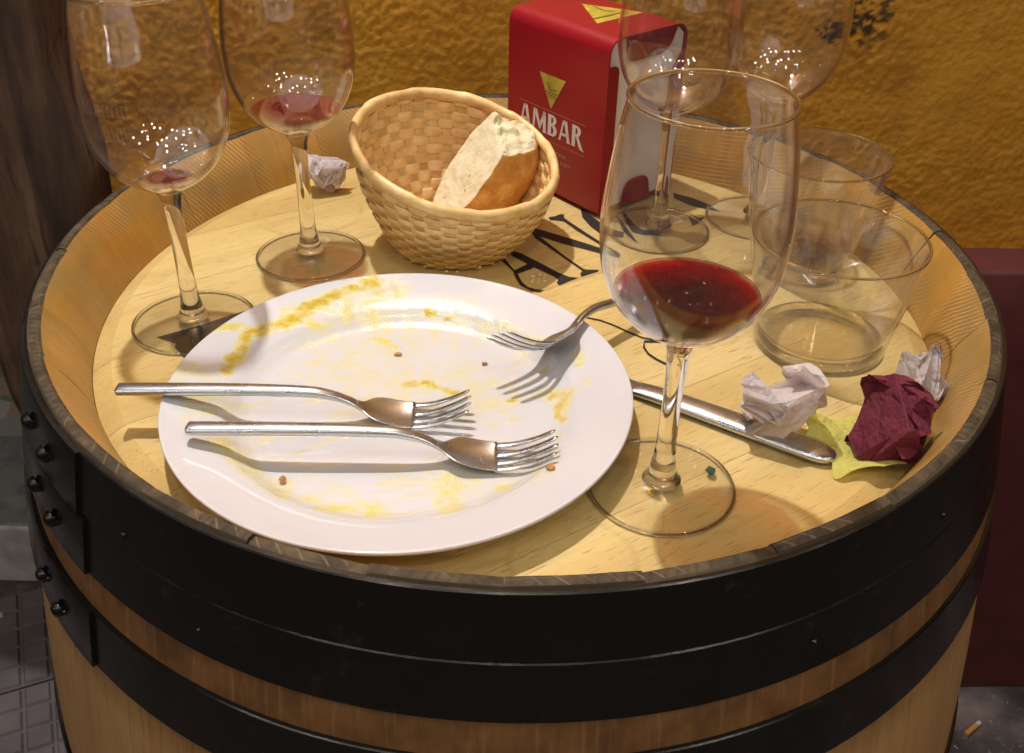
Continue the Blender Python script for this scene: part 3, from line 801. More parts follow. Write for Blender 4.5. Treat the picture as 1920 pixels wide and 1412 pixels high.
# ------------------------------------------------------------------ forks and knife
def sec(x, w, th, zc, dish=0, n=16, e=.8, yc=0.0):
    pts = []
    for k in range(n):
        t = 2 * math.pi * k / n; c, s = math.cos(t), math.sin(t)
        y = w / 2 * math.copysign(abs(c) ** e, c); z = th / 2 * math.copysign(abs(s) ** e, s)
        pts.append((x, yc + y, zc + z + dish * (2 * y / w) ** 2))
    return pts
FZ = [(0, .019), (.06, .0192), (.10, .0182), (.114, .0160), (.124, .0122), (.134, .0065), (.146, .0018), (.157, .0003), (.168, .0022), (.180, .0074), (.190, .0136)]
def fz(x): return float(np.interp(x, [q[0] for q in _fzs], [q[1] for q in _fzs]))
_fzs = [tuple(q) for q in catmull(FZ, 8)]
def make_fork(label, group):
    o = bpy.data.objects.new("fork", None); link(o); tag(o, label, "fork", group); o.empty_display_size = .02
    hs = [(0, .0045, .002), (.0012, .0078, .0040), (.004, .0092, .0048), (.03, .0088, .0052), (.07, .0080, .0054), (.10, .0070, .0054), (.112, .0062, .0050), (.122, .0060, .0040), (.1285, .0066, .0032)]
    S_ = [sec(x, w, t, fz(x), 0) for x, w, t in [tuple(q) for q in catmull(hs, 4)]]
    v, f = loft(S_); mesh("handle", v, f, M_steel, o)
    hd = [(.1275, .0064, .0030, 0), (.131, .0088, .0026, .0003), (.1345, .0150, .0020, .0014), (.138, .0200, .0018, .0025), (.143, .0228, .0018, .0032), (.150, .0236, .0018, .0032), (.1585, .0236, .0018, .0026)]
    S_ = [sec(x, w, t, fz(x), d, 28, .75) for x, w, t, d in [tuple(q) for q in catmull(hd, 4)]]
    v, f = loft(S_); mesh("head", v, f, M_steel, o)
    for k in (-1.5, -.5, .5, 1.5):
        S_ = []
        for i in range(15):
            t = i / 14; x = .1575 + t * (.0325 if abs(k) < 1 else .0315)
            yc = k * .00655 * (1 - .06 * t); w = .0040 - .0012 * t; th = .0018
            if i == 14: w *= .45; th *= .5
            S_.append(sec(x, w, th, fz(x) + .0025 * (2 * yc / .0236) ** 2 * (1 - t), 0, 10, .7, yc))
        v, f = loft(S_); mesh("tine", v, f, M_steel, o)
    return o
def place(o, end, tip, z, roll=0, pitch=0):
    yaw = math.atan2(tip[1] - end[1], tip[0] - end[0])
    o.matrix_world = Matrix.Translation((end[0], end[1], z)) @ Matrix.Rotation(yaw, 4, 'Z') @ Matrix.Rotation(pitch, 4, 'Y') @ Matrix.Rotation(roll, 4, 'X')
FK = H + .0056
place(make_fork("stainless fork whose handle sticks out past the plate's edge", "forks on the plate"), (-.2127, -.1395), (-.0220, -.1338), FK)
place(make_fork("stainless fork lying entirely on the plate, handle on its rim", "forks on the plate"), (-.1663, -.1716), (.0243, -.1678), FK)
f3 = make_fork("stainless fork rolled on its side, handle propped on the plate's rim beside the wine", "forks on the plate")
dX = Vector((-.74, -.645, .215)).normalized(); up_ = Vector((0, 0, 1)); up_ = (up_ - dX * up_.dot(dX)).normalized(); lat_ = up_.cross(dX)
ra = math.radians(-36); dZ = up_ * math.cos(ra) + lat_ * math.sin(ra); dY = dZ.cross(dX)
E3 = Vector((.128, .024, H + .0042)) - dZ * .019
f3.matrix_world = Matrix(((dX.x, dY.x, dZ.x, E3.x), (dX.y, dY.y, dZ.y, E3.y), (dX.z, dY.z, dZ.z, E3.z), (0, 0, 0, 1)))

kn = thing("table_knife", (.0721, -.0981, H), "stainless table knife, rounded handle under a crumpled napkin, blade under the plate", "knife", rz=math.radians(-30.9))
ks = [(-.002, .0125, .0040, .0032), (.004, .0130, .0055, .0036), (.02, .0138, .0066, .0042), (.06, .0158, .0070, .0042), (.095, .0176, .0070, .0042), (.106, .0172, .0066, .0042), (.1125, .0140, .0056, .0040), (.116, .0070, .0036, .0036), (.1168, .002, .001, .0035)]
S_ = [sec(x, w, t, z, 0, 20, .85) for x, w, t, z in [tuple(q) for q in catmull(ks, 4)]]
v, f = loft(S_); mesh("handle", v, f, M_steel, kn)
ks = [(-.095, .004, .0008, .0022), (-.088, .012, .0010, .0022), (-.07, .0175, .0012, .0022), (-.03, .0185, .0015, .0024), (-.012, .0170, .0018, .0026), (-.006, .0130, .0030, .003), (-.0012, .0125, .0038, .0032)]
S_ = [sec(x, w, t, z, 0, 20, .7) for x, w, t, z in [tuple(q) for q in catmull(ks, 4)]]
v, f = loft(S_); mesh("blade", v, f, M_steel, kn)

# ------------------------------------------------------------------ wine glasses
BOWL = [(.0125, .0945), (.0232, .1012), (.0330, .1122), (.0395, .1285), (.0413, .147), (.0405, .162), (.0384, .179), (.0364, .1925), (.0338, .2048)]
bo = [np.array([0.0006, .0912])] + catmull([(.0068, .0920)] + BOWL, 7)
bi = []
for i, q in enumerate(bo):
    t = .0011 if q[1] > .108 else .0011 + .0016 * (.108 - q[1]) / .017
    j0, j1 = bo[max(i - 1, 0)], bo[min(i + 1, len(bo) - 1)]
    d = j1 - j0; n = np.array([-d[1], d[0]]); n /= np.linalg.norm(n)
    bi.append(q + n * t)
bi = [np.array([max(q[0], .0006), q[1]]) for q in bi]
def rin(z):
    return float(np.interp(z, [q[1] for q in bi[1:]], [q[0] for q in bi[1:]]))
lip = [bo[-1] + np.array([-.0002, .0006]), bo[-1] + np.array([-.0006, .0008]), bi[-1] + np.array([.0001, .0006])]
STEM = catmull([(.0100, .0058), (.0086, .0078), (.0072, .0115), (.0063, .0165), (.0054, .024), (.0049, .040), (.0047, .060), (.0050, .075), (.0058, .0845), (.0080, .0908), (.0095, .0928)], 6)
FOOT = catmull([(.0006, .0062), (.0085, .0060), (.014, .0046), (.024, .0031), (.034, .0025), (.0362, .0021), (.0368, .0014), (.0364, .0006), (.034, .0003), (.020, .0008), (.0006, .0012)], 6)
EDGE = [(.0374 + .0010 * math.cos(t), .0013 + .0010 * math.sin(t)) for t in np.linspace(0, 2 * math.pi, 13)]
RIMG = [(.0338 + .0010 * math.cos(t), .2052 + .0009 * math.sin(t)) for t in np.linspace(0, 2 * math.pi, 13)]
_gl = {}
def wine_glass(loc, label, level, scale=1.0, rz=0.0):
    t = thing("wine_glass", (loc[0], loc[1], H), label, "wine glass", "wine glasses on the barrel", rz)
    t.scale = (scale,) * 3
    if not _gl:
        v, f = lathe(bo + lip + bi[::-1], 96); _gl['bowl'] = mesh("bowl", v, f, M_bowl, t)
        v, f = lathe(STEM, 40, cap0=True, cap1=True); _gl['stem'] = mesh("stem", v, f, M_glass, t)
        v, f = lathe(FOOT, 96); _gl['foot'] = mesh("foot", v, f, M_foot, t)
        v, f = lathe(RIMG, 96); _gl['rim'] = mesh("rim", v, f, M_glass, t)
        v, f = lathe(EDGE, 96); _gl['edge'] = mesh("foot_edge", v, f, M_glass, t)
    else:
        for k in ('bowl', 'stem', 'foot', 'rim', 'edge'):
            link(_gl[k].copy(), t).parent = t
    if level:
        prof = [(.0006, bi[0][1] + .0004)] + [(max(q[0] - .0005, .0006), q[1] + .0002) for q in bi[1:] if q[1] < level - .0006]
        prof += [(rin(level) - .0005, level - .0002), (rin(level) - .0016, level - .0006), (.0006, level - .0006)]
        v, f = lathe(prof, 72); mesh("wine", v, f, M_wine if level > .11 else M_wine_thin, t)
    return t
gA = wine_glass((-.2035, -.0327), "large wine glass with only a red drop left, beside the dark timber post", .0985, rz=.3)
wine_glass((-.1459, .0593), "wine glass with a shallow pool of red wine between post and bread basket", .1085)
gC = wine_glass((.0770, -.1796), "wine glass with the most red wine, standing between plate and crumpled napkins", .1160)
wine_glass((.1060, .1120), "empty lilac tinted wine glass in front of the red napkin dispenser", 0)
wine_glass((.1840, .1370), "empty wine glass against the ochre wall behind the two tumblers", 0)

# etched blackletter marks on two bowls
def ro(z): return float(np.interp(z, [q[1] for q in bo], [q[0] for q in bo])) + .00025
def etch(t, strokes, a0, z0, sc, name="etched_mark"):
    v, f = [], []
    for L, w in strokes:
        L = np.array(L, float)
        for p, q in zip(L[:-1], L[1:]):
            n_ = max(2, int(np.linalg.norm(q - p) / .25))
            d = (q - p) / (np.linalg.norm(q - p) + 1e-9); nn = np.array([-d[1], d[0]]) * w / 2
            b = len(v)
            for i in range(n_ + 1):
                c = p + (q - p) * i / n_
                for s_ in (1, -1):
                    e = c + nn * s_; z = z0 + e[1] * sc; r = ro(z); a = a0 + e[0] * sc / r
                    v.append((r * math.cos(a), r * math.sin(a), z))
            for i in range(n_): f.append((b + 2 * i, b + 2 * i + 1, b + 2 * i + 3, b + 2 * i + 2))
    return mesh(name, v, f, M_etch, t, smooth=False)
G = {'o': [[(0, .2), (0, .8), (.25, 1), (.5, .8), (.5, .2), (.25, 0), (0, .2)]], 't': [[(.15, 1.4), (.15, .2), (.35, 0), (.5, .15)], [(-.05, 1), (.4, 1)]],
     'a': [[(.05, .85), (.3, 1), (.5, .8), (.5, .1), (.65, 0)], [(.5, .55), (.2, .6), (0, .4), (.05, .1), (.25, 0), (.5, .2)]], 'B': [[(0, 0), (0, 1.5), (.4, 1.5), (.55, 1.2), (.4, .8), (0, .8)], [(.4, .8), (.65, .5), (.5, .05), (0, 0)]]}
def word(s, w=.055):
    out = []; x = 0
    for ch in s:
        for L in G[ch]: out.append(([(x + a, b) for a, b in L], w))
        x += .85
    return out
etch(gC, word("ota"), math.radians(197), .1310, .0085)
crest = [([(0, 0), (.3, 1.2), (.1, 2.0)], .06), ([(.4, 0), (.5, 1.4), (.9, 2.3)], .06), ([(.8, 0), (.8, 1.3), (1.2, 2.0), (1.6, 2.06)], .06), ([(1.2, 0), (1.1, 1.1), (1.5, 1.6)], .06), ([(-.4, .1), (.5, .35), (1.6, .06)], .06), ([(-.3, .5), (0, .9)], .06)]
etch(gC, crest, math.radians(206), .1560, .0055)
rk = random.Random(8)
def gothic(n):
    out = []
    for i in range(n):
        h_ = rk.choice([1, 1, 1, 1.5])
        out.append(([(i * .42, 0), (i * .42 + .02, h_)], .06)); out.append(([(i * .42 - .1, h_ - .1), (i * .42 + .18, h_)], .07)); out.append(([(i * .42, .05), (i * .42 + .25, .12)], .07))
    return out
etch(gA, gothic(13), math.radians(228 - 17), .1500, .0062)
etch(gA, gothic(10), math.radians(240 - 17), .1360, .0058)

# ------------------------------------------------------------------ tumblers
def tumbler(loc, r0, r1, h, label, liquid):
    t = thing("tumbler", (loc[0], loc[1], H), label, "tumbler", "tumblers on the barrel")
    po_ = catmull([(.0006, .0010), (r0 * .82, .0010), (r0 * .95, .0004), (r0, .0030), (r0 + (r1 - r0) * .3, h * .3), (r0 + (r1 - r0) * .66, h * .66), (r1, h - .0005)], 6)
    pi_ = catmull([(r1 - .0016, h - .0005), (r0 + (r1 - r0) * .66 - .0019, h * .66), (r0 + (r1 - r0) * .3 - .0021, h * .3), (r0 - .0030, .0105), (r0 - .0075, .0070), (.0006, .0066)], 6)
    lp = [np.array([r1 - .0003, h + .0003]), np.array([r1 - .0012, h + .0003])]
    v, f = lathe(po_ + lp + pi_, 96); mesh("wall", v, f, M_tumb, t)
    rg = [(r1 - .0008 + .0010 * math.cos(q), h + .0008 * math.sin(q)) for q in np.linspace(0, 2 * math.pi, 11)]
    v, f = lathe(rg, 96); mesh("rim", v, f, M_glass, t)
    rg = [(r0 - .0042 + .0026 * math.cos(q), .0040 + .0030 * math.sin(q)) for q in np.linspace(0, 2 * math.pi, 17)]
    v, f = lathe(rg, 96); mesh("base_ring", v, f, M_glass, t)
    if liquid:
        lv, m_, nm = liquid
        ri = lambda z: float(np.interp(z, [q[1] for q in pi_[::-1]], [q[0] for q in pi_[::-1]])) - .0006
        prof = [(.0006, .0070), (r0 - .0085, .0073), (ri(.0105), .0105)] if lv > .0108 else [(.0006, .0070), (r0 - .0085, .0073)]
        prof += [(ri(lv), lv), (.0006, lv)]
        v, f = lathe(prof, 64); mesh(nm, v, f, m_, t)
    return t
tumbler((.1913, -.037), .0406, .0515, .0735, "wide clear tumbler with pale beer dregs behind the crumpled napkins", (.0092, M_beer, "beer_dregs"))
tumbler((.2000, .0620), .0330, .0470, .085, "clear tumbler with a little brown drink beside the barrel's far rim", (.0240, M_vermouth, "brown_drink"))

# ------------------------------------------------------------------ bread basket
bk = thing("bread_basket", (-.045, .084, H), "round woven straw bread basket with a chunk of bread inside", "basket")
RB, RR = .043, .0690
def bpt(th, t, off=0.0):
    # t 0 at the base, 1 at the rim, rim slanting up at the back left
    c, s = math.cos(th), math.sin(th)
    hz = .0690 + .0131 * s - .0139 * c
    bl = math.sin(t * math.pi / 2) ** .9
    r = RB + (RR - RB) * bl + off
    return np.array([r * c + .0015 * t, r * s - .002 * t, .003 + hz * t])
NS, NR = 40, 14
for k in range(NR):
    secs = []
    t0 = (k + .5) / NR
    n = NS * 6
    for i in range(n):
        th = 2 * math.pi * i / n
        w = math.cos(NS / 2 * th + k * math.pi); w = math.copysign(abs(w) ** .6, w) * .0011
        hh = .57 / NR
        s_ = []
        for (dt, do) in ((-1, -.3), (-.75, -1), (.75, -1), (1, -.3), (1, .3), (.75, 1), (-.75, 1), (-1, .3)):
            s_.append(tuple(bpt(th, t0 + dt * hh * (1 + .08 * math.sin(th * 5 + k)), w + do * .00055)))
        secs.append(s_)
    v, f = loft(secs, caps=False, closed=True)
    mesh("weaver", v, f, M_straw, bk, sharp=60)
for k in range(NS):
    th = 2 * math.pi * (k) / NS
    secs = []
    for i in range(13):
        t = i / 12; hw = .0031 / (.05 + .02 * t)
        secs.append([tuple(bpt(th + a_ * hw, t, b_ * .00045)) for a_, b_ in ((-1, -1), (1, -1), (1, 1), (-1, 1))])
    v, f = loft(secs); mesh("stake", v, f, M_straw2, bk, smooth=False)
secs = []
n = 420
for i in range(n):
    th = 2 * math.pi * i / n; c0 = bpt(th, 1.0); er = np.array([math.cos(th), math.sin(th), 0])
    s_ = []
    for k in range(14):
        q = 2 * math.pi * k / 14
        ph = (11 * th + q * .9) / (2 * math.pi); ph -= math.floor(ph)
        rr_ = .0037 * (.90 + .26 * ph * (1 if ph < .86 else (1 - ph) / .14) + .05 * math.sin(5 * th))
        s_.append(tuple(c0 + er * rr_ * math.cos(q) * .85 + np.array([0, 0, 1]) * (rr_ * math.sin(q) * 1.15)))
    secs.append(s_)
v, f = loft(secs, caps=False, closed=True); mesh("rim", v, f, M_straw, bk)
for k in range(11):                        # base: strips side by side with cross strips
    y = (k - 5) * .0076; L = math.sqrt(max(.0428 ** 2 - y * y, 0)) - .0004
    if L < .01: continue
    secs = []
    for i in range(25):
        x = -L + 2 * L * i / 24; z = .0022 + .0009 * math.cos(x / .0076 * math.pi + k * math.pi)
        secs.append([(x, y - .0031, z - .0004), (x, y + .0031, z - .0004), (x, y + .0031, z + .0004), (x, y - .0031, z + .0004)])
    v, f = loft(secs); mesh("base_strip", v, f, M_straw, bk, smooth=False)
    secs = [[(q[1], q[0], q[2]) for q in s_] for s_ in secs]
    secs = [[(q[0], q[1], .0044 - q[2] + .0002) for q in s_] for s_ in secs]
    v, f = loft(secs); mesh("base_strip", v, f, M_straw2, bk, smooth=False)

# bread chunk: thick crust below, torn and cut crumb faces above
bm = bmesh.new(); bmesh.ops.create_icosphere(bm, subdivisions=6, radius=1)
Vb = np.array([q.co for q in bm.verts]); Fb = [[q.index for q in fc.verts] for fc in bm.faces]; bm.free()
e = Vb.copy()
sgn = np.sign(e); e = sgn * np.abs(e) ** .85
P = e * np.array([.046, .0225, .046])
crumb = np.zeros(len(P))
def cut(P, crumb, n, d, rough, seed):
    n = np.array(n, float); n /= np.linalg.norm(n)
    s = P @ n - d
    m = s > 0
    u_ = np.cross(n, [0.2, .5, 1.1]); u_ /= np.linalg.norm(u_); w_ = np.cross(n, u_)
    a, b = P @ u_, P @ w_
    nz = (fbm(a * 130 + 40, b * 130 + 40, seed, 4) - .5) * rough
    P2 = P - np.outer(np.where(m, s, 0), n) * .985 + np.outer(np.where(m, nz, 0), n)
    return P2, np.maximum(crumb, np.clip(s / .0012, 0, 1))
P = P * (1 + .05 * (fbm(P[:, 0] * 60 + 9, P[:, 1] * 60 + P[:, 2] * 40 + 9, 8, 3) - .5))[:, None]
P, crumb = cut(P, crumb, (-.12, 0, 1), .0035, .0026, 5)
P, crumb = cut(P, crumb, (.80, -.35, .45), .0260, .009, 9)
bread = mesh("bread_chunk", P, Fb, M_bread, None)
setattr_pt(bread.data, "crumb", crumb)
bX = Vector((.65, .25, .72)).normalized(); bZ = Vector((-.60, -.42, .68)).normalized(); bY = bZ.cross(bX).normalized(); bZ = bX.cross(bY)
bread.matrix_world = Matrix(((bX.x, bY.x, bZ.x, -.0300), (bX.y, bY.y, bZ.y, .1000), (bX.z, bY.z, bZ.z, H + .0535), (0, 0, 0, 1)))
tag(bread, "torn chunk of white bread with brown crust inside the straw basket", "bread")

# ------------------------------------------------------------------ napkin dispenser
YB = -.8611
bw, bd, bh = .1096, .080, .1319
FR = (.0618, .1285)
FLx, FLy = FR[0] - bw * math.cos(YB), FR[1] - bw * math.sin(YB)
nd = thing("napkin_dispenser", (FLx, FLy, H), "red tin napkin dispenser lettered AMBAR behind the bread basket", "dispenser", rz=YB)
zb = .004
rc = .011
def uprof(off):
    pts = [(off, zb)]
    for k in range(9):
        a = math.pi - k / 8 * math.pi / 2; pts.append((rc + (rc - off) * math.cos(a), zb + bh - rc + (rc - off) * math.sin(a)))
    for k in range(9):
        a = math.pi / 2 - k / 8 * math.pi / 2; pts.append((bd - rc + (rc - off) * math.cos(a), zb + bh - rc + (rc - off) * math.sin(a)))
    pts.append((bd - off, zb)); return pts
loop = uprof(0) + uprof(.0012)[::-1]
v, f = loft([[(x, q[0], q[1]) for q in loop] for x in (0, bw)])
mesh("cover", v, f, M_red, nd, sharp=30)
def plate_yz(x0, x1, outline, name, mat):
    v, f = loft([[(x0, q[0], q[1]) for q in outline], [(x1, q[0], q[1]) for q in outline]])
    return mesh(name, v, f, mat, nd, sharp=30)
def rounded(pts, rad, n=6):
    out = []
    for i, p in enumerate(pts):
        p0 = np.array(pts[i - 1]); p1 = np.array(p[:2]); p2 = np.array(pts[(i + 1) % len(pts)])
        r = rad[i]
        if r == 0: out.append(tuple(p1)); continue
        d0 = (p0 - p1) / np.linalg.norm(p0 - p1); d1 = (p2 - p1) / np.linalg.norm(p2 - p1)
        a, b = p1 + d0 * r, p1 + d1 * r
        for k in range(n + 1):
            t = k / n; out.append(tuple((1 - t) ** 2 * a + 2 * t * (1 - t) * p1 + t * t * b))
    return out
for xs0, xs1 in ((bw - .0012, bw + .0002), (-.0002, .0012)):
    plate_yz(xs0, xs1, rounded([(.0004, zb), (.0105, zb), (.0105, zb + .1125), (.0004, zb + .1125)], [0, 0, .005, 0]), "front_flange", M_red)
    plate_yz(xs0, xs1, rounded([(bd - .0004, zb), (bd - .014, zb), (bd - .014, zb + .098), (bd - .0004, zb + .114)], [0, 0, .005, 0]), "rear_flange", M_red)
    plate_yz(xs0, xs1, rounded([(.0165, zb + bh - .0004), (.0195, zb + bh - .019), (bd - .020, zb + bh - .019), (bd - .011, zb + bh - .0004)], [0, .006, .010, 0]), "top_flap", M_red)
    plate_yz(xs0, xs1, rounded([(.024, zb), (.028, zb + .020), (bd - .028, zb + .020), (bd - .024, zb)], [0, .008, .008, 0]), "bottom_flap", M_red)
v, f = boxv(.0016, bw - .0016, .0016, bd - .0016, zb, zb + .002); mesh("base_plate", v, f, M_red, nd, smooth=False)
secs = []
for k in range(40):                       # stack of folded napkins, edges showing at the sides
    y = .0022 + k * (bd - .0044) / 39
    w = .0022
    top_ = min(rc * .9, y + 0.0) ; 
    hh = zb + bh - .0022 - (max(0, .009 - y) + max(0, y - (bd - .009))) * .9
    secs.append([(w, y, zb + .0022), (bw - w, y, zb + .0022), (bw - w, y, hh), (w, y, hh)])
v, f = loft(secs); mesh("napkin_stack", v, f, M_stack, nd, smooth=False)
for x in (.010, bw - .010):
    for y in (.010, bd - .010):
        v, f = lathe([(.0045, -.0001), (.005, .001), (.005, .0042)], 16, x, y, True, True); mesh("foot", v, f, M_rubber, nd)

# print on the front (local x = along the front, y = -0.0003 in front of it) and on the top
def fprint(name, polys, mat, off=.00025, top=False, parent=nd):
    v, f = [], []
    for i, pl in enumerate(polys):
        b = len(v)
        for (x, q) in pl: v.append((x, q, zb + bh + off) if top else (x, -off, zb + q))
        f.append(tuple(range(b, len(v))))
    me = bpy.data.meshes.new(name); me.from_pydata(v, [], f); me.materials.append(mat)
    bm = bmesh.new(); bm.from_mesh(me); bmesh.ops.triangulate(bm, faces=bm.faces); bm.to_mesh(me); bm.free()
    return link(bpy.data.objects.new(name, me), parent)
tri = [(.0371, .0917), (.0665, .0915), (.0512, .0661)]
fprint("gold_triangle", [tri], M_gold)
fprint("gold_triangle", [[(.0295, .047), (.0746, .0690), (.0748, .020)]], M_gold, top=True)
fprint("triangle_mark", [[(.040, .050), (.052, .048), (.061, .052), (.0609, .0512), (.052, .0470), (.040, .0492)], [(.064, .026), (.0665, .026), (.0665, .058), (.064, .058)]], M_golddark, .0005, True)
fprint("triangle_mark", [[(.0455, .0838), (.0475, .0865), (.0482, .0835), (.0505, .0812), (.0535, .0815), (.0575, .0825), (.0575, .0818), (.0530, .0805), (.0500, .0802), (.0478, .0825), (.0472, .0850)],
                         [(.0448, .0788), (.0580, .0788), (.0580, .0782), (.0448, .0782)], [(.0460, .0770), (.0565, .0770), (.0565, .0764), (.0460, .0764)], [(.0472, .0752), (.0552, .0752), (.0552, .0747), (.0472, .0747)]], M_golddark, .0005)
ln = lambda x0, x1, y, w=.00035: [(x0, y - w), (x1, y - w), (x1, y + w), (x0, y + w)]
fprint("printed_line", [ln(.0143, .0903, .0642)], M_thinline)
fprint("printed_line", [ln(.0143, .0903, .0405)], M_thinline)
LET = {
'A': ([[(0, 0), (.10, .02), (.36, 1.0), (.62, 1.0), (.40, .78), (.22, .03), (.30, 0)], [(.36, 1.0), (.62, 1.0), (.86, .04), (.96, 0), (.62, 0), (.68, .05), (.46, .82)], [(.26, .25), (.70, .25), (.66, .38), (.29, .38)]], .95),
'M': ([[(0, 0), (.06, .03), (.12, 1.0), (.36, 1.0), (.28, .9), (.20, .04), (.27, 0)], [(.14, 1.0), (.36, 1.0), (.60, .36), (.55, .10)], [(.84, 1.0), (.98, 1.0), (.62, .10), (.55, .10), (.54, .30)], [(.80, 1.0), (.98, 1.0), (1.04, .04), (1.12, 0), (.74, 0), (.82, .05), (.78, .90)]], 1.12),
'B': ([[(.04, 0), (.04, 1.0), (.27, 1.0), (.27, 0)], [(.27, 1.0), (.46, .98), (.60, .88), (.62, .74), (.55, .60), (.42, .53), (.27, .52), (.27, .60), (.36, .64), (.41, .74), (.38, .86), (.27, .90)], [(.27, .55), (.46, .55), (.62, .46), (.68, .30), (.62, .12), (.46, .01), (.27, 0), (.27, .10), (.40, .14), (.45, .28), (.40, .42), (.27, .46)]], .72),
'R': ([[(.04, 0), (.04, 1.0), (.27, 1.0), (.27, 0)], [(.27, 1.0), (.46, .98), (.60, .88), (.63, .72), (.55, .57), (.42, .50), (.27, .48), (.27, .58), (.36, .61), (.41, .72), (.38, .86), (.27, .90)], [(.30, .52), (.48, .52), (.74, .06), (.88, -.10), (.60, -.04), (.50, .10)]], .80)}
tot = sum(LET[c][1] for c in "AMBAR")
x0 = .0142; k = (.0885 - .0142) / tot
for c in "AMBAR":
    pl, adv = LET[c]
    fprint("printed_letter", [[(x0 + a * k, .0452 + b * .0168) for a, b in P_] for P_ in pl], M_white)
    x0 += adv * k
rt = random.Random(2)
tiny = []
for row, (xa, xb, y) in enumerate(((.050, .0680, .0315), (.044, .0740, .0255), (.052, .0665, .0195))):
    x = xa
    while x < xb:
        w = rt.uniform(.0016, .0022)
        tiny += [ln(x, x + .0005, y + .0012, .0013)] + ([ln(x, x + w, y + .0022, .0003)] if rt.random() < .6 else []) + ([ln(x, x + w, y + .0002, .0003)] if rt.random() < .6 else []) + ([ln(x + w - .0005, x + w, y + .0012, .0013)] if rt.random() < .7 else [])
        x += w + .0010
fprint("small_print", tiny, M_faint)

# ------------------------------------------------------------------ crumpled paper
def crumple(name, size, radii, seed, folds, mat, loc, label, n=120, rot=(0, 0, 0), aspect=1.0, rmin=.45, cat="napkin", group=None, relax=0):
    rg = np.random.RandomState(seed)
    u = np.linspace(-size / 2, size / 2, n)
    X, Y = np.meshgrid(u, u * aspect)
    P = np.stack([X.ravel(), Y.ravel(), np.zeros(n * n)], -1)
    P += np.outer(.02 * fbm(X.ravel() * 3 + 9, Y.ravel() * 3 + 9, seed, 2), [0, 0, 1])
    q, _ = np.linalg.qr(rg.normal(size=(3, 3))); P = P @ q
    for i in range(folds):
        d = rg.normal(size=3); d /= np.linalg.norm(d)
        r0 = rmin + (1.02 - rmin) * rg.rand() if i < folds * .7 else 1.0
        s = P @ d - r0
        P = P - 2 * np.outer(np.where(s > 0, s, 0), d)
    for i in range(60):
        d = rg.normal(size=3); d /= np.linalg.norm(d)
        s = P @ d - 1.0
        P = P - 2 * np.outer(np.where(s > 0, s, 0), d) * (.97 + .03 * rg.rand())
    G_ = P.reshape(n, n, 3)
    for _ in range(relax):
        Gp = np.pad(G_, ((1, 1), (1, 1), (0, 0)), mode='edge')
        G_ = .5 * G_ + .125 * (Gp[:-2, 1:-1] + Gp[2:, 1:-1] + Gp[1:-1, :-2] + Gp[1:-1, 2:])
    P = G_.reshape(-1, 3) * np.array(radii)
    P[:, 2] -= P[:, 2].min()
    F = [(j * n + i, j * n + i + 1, (j + 1) * n + i + 1, (j + 1) * n + i) for j in range(n - 1) for i in range(n - 1)]
    o = mesh(name, P, F, mat, None, sharp=32)
    o.location = loc; o.rotation_euler = rot
    return tag(o, label, cat, group)
crumple("paper_napkin", 4.6, (.0275, .0215, .0235), 3, 30, M_nap, (-.1500, .170, H - .0005), "crumpled white paper napkin beside the bread basket", rmin=.42, relax=1)
crumple("paper_napkin", 4.6, (.0290, .0235, .0265), 28, 30, M_nap, (.1385, -.1400, H + .0035), "crumpled white paper napkin lying on the knife handle", rmin=.42, relax=1, n=150)
crumple("paper_napkin", 4.0, (.0320, .0255, .0295), 19, 24, M_maroon, (.1935, -.1470, H + .0030), "crumpled maroon paper napkin on the yellow green paper", rmin=.45, relax=1, n=150)
crumple("paper_napkin", 4.6, (.0175, .0210, .0255), 30, 26, M_nap_ash, (.2375, -.0890, H - .0005), "crumpled white paper with ash at its tip behind the maroon napkin", rmin=.38, relax=1, rot=(0, 0, .5))

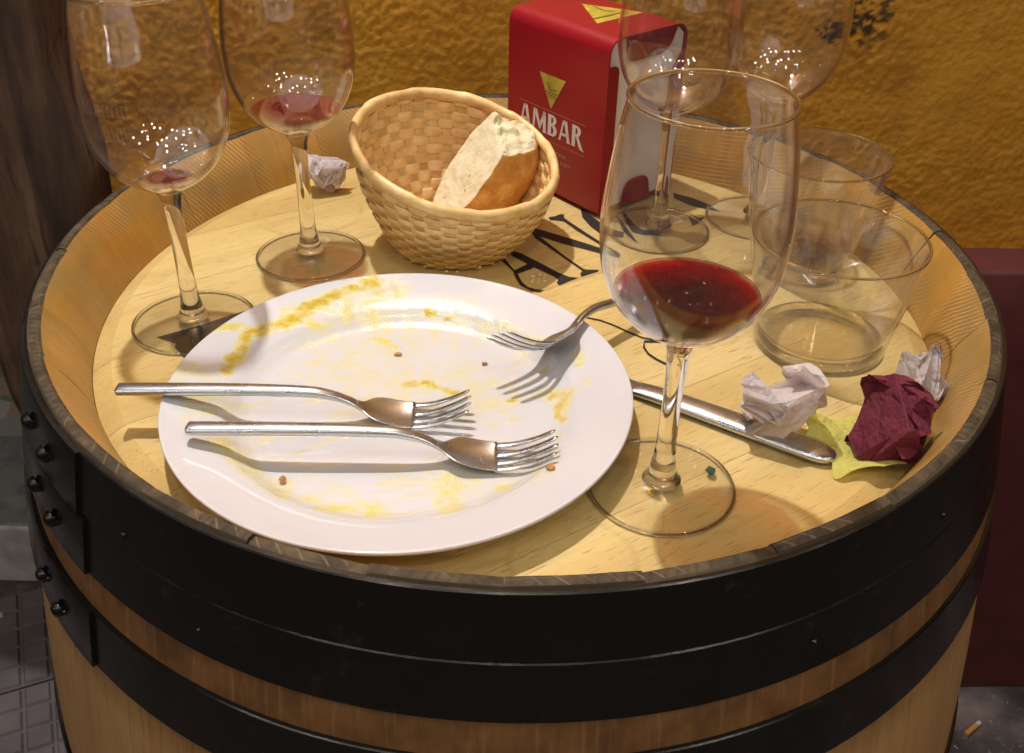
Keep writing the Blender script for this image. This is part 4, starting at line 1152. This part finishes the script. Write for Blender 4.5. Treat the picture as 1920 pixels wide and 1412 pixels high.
# yellow-green paper, a wavy torn sheet under the maroon napkin
n = 70
u = np.linspace(-1, 1, n); X, Y = np.meshgrid(u, u)
A_ = np.arctan2(Y, X); sq = np.maximum(np.abs(X), np.abs(Y)); rd = np.hypot(X, Y) + 1e-6
k = sq / rd
edge = 1 + .08 * np.sin(A_ * 3 + 1) + .06 * np.sin(A_ * 7) + .05 * np.sin(A_ * 13 + 2)
PX, PY = X * (k * .55 + .45) * edge, Y * (k * .55 + .45) * edge
rr_ = np.hypot(PX, PY)
hz = .0020 + .0050 * rr_ ** 2 * np.clip(np.sin(A_ * 3 + .6), -.35, 1) + .0022 * np.abs(np.sin(PX * 4 + 1)) * rr_ + .0016 * np.abs(np.sin(PY * 6 + PX * 2)) + .010 * np.clip(PX - .55, 0, 1)
P = np.stack([PX * .0335, PY * .0250, hz], -1).reshape(-1, 3)
P[:, 2] -= P[:, 2].min()
F = [(j * n + i, j * n + i + 1, (j + 1) * n + i + 1, (j + 1) * n + i) for j in range(n - 1) for i in range(n - 1)]
o = mesh("paper_scrap", P, F, M_yellow, None, sharp=40)
o.location = (.1935, -.1420, H + .0002); o.rotation_euler = (0, 0, math.radians(18))
m = o.modifiers.new("thickness", 'SOLIDIFY'); m.thickness = .00025
tag(o, "torn yellow green paper lying under the maroon napkin", "paper")

# ------------------------------------------------------------------ litter on the pavement
cb = thing("cigarette_butt", (.681, .343, .0), "orange cigarette butt on the pavement near the maroon wall base", "cigarette butt", rz=math.radians(37))
M_filter = m_simple("orange_cork_paper", (.55, .25, .07), .7)
M_cig = m_simple("burnt_white_paper", (.55, .53, .50), .8, var=.3, nscale=300)
v, f = loft([[(x, .004 * math.cos(t), .004 + .004 * math.sin(t)) for t in np.linspace(0, 2 * math.pi, 15)[:-1]] for x in (-.018, -.0175, .009)]); mesh("filter", v, f, M_filter, cb, sharp=40)
v, f = loft([[(x, .0039 * k_ * math.cos(t), .004 + .0039 * k_ * math.sin(t)) for t in np.linspace(0, 2 * math.pi, 15)[:-1]] for x, k_ in ((.0088, 1), (.014, .95), (.018, .7))]); mesh("paper", v, f, M_cig, cb, sharp=40)
tag(lump("paper_scrap", .006, 71, M_nap, (-.80, .50, .0145), squash=.25), "tiny white paper scrap on the patterned paving tiles", "paper")
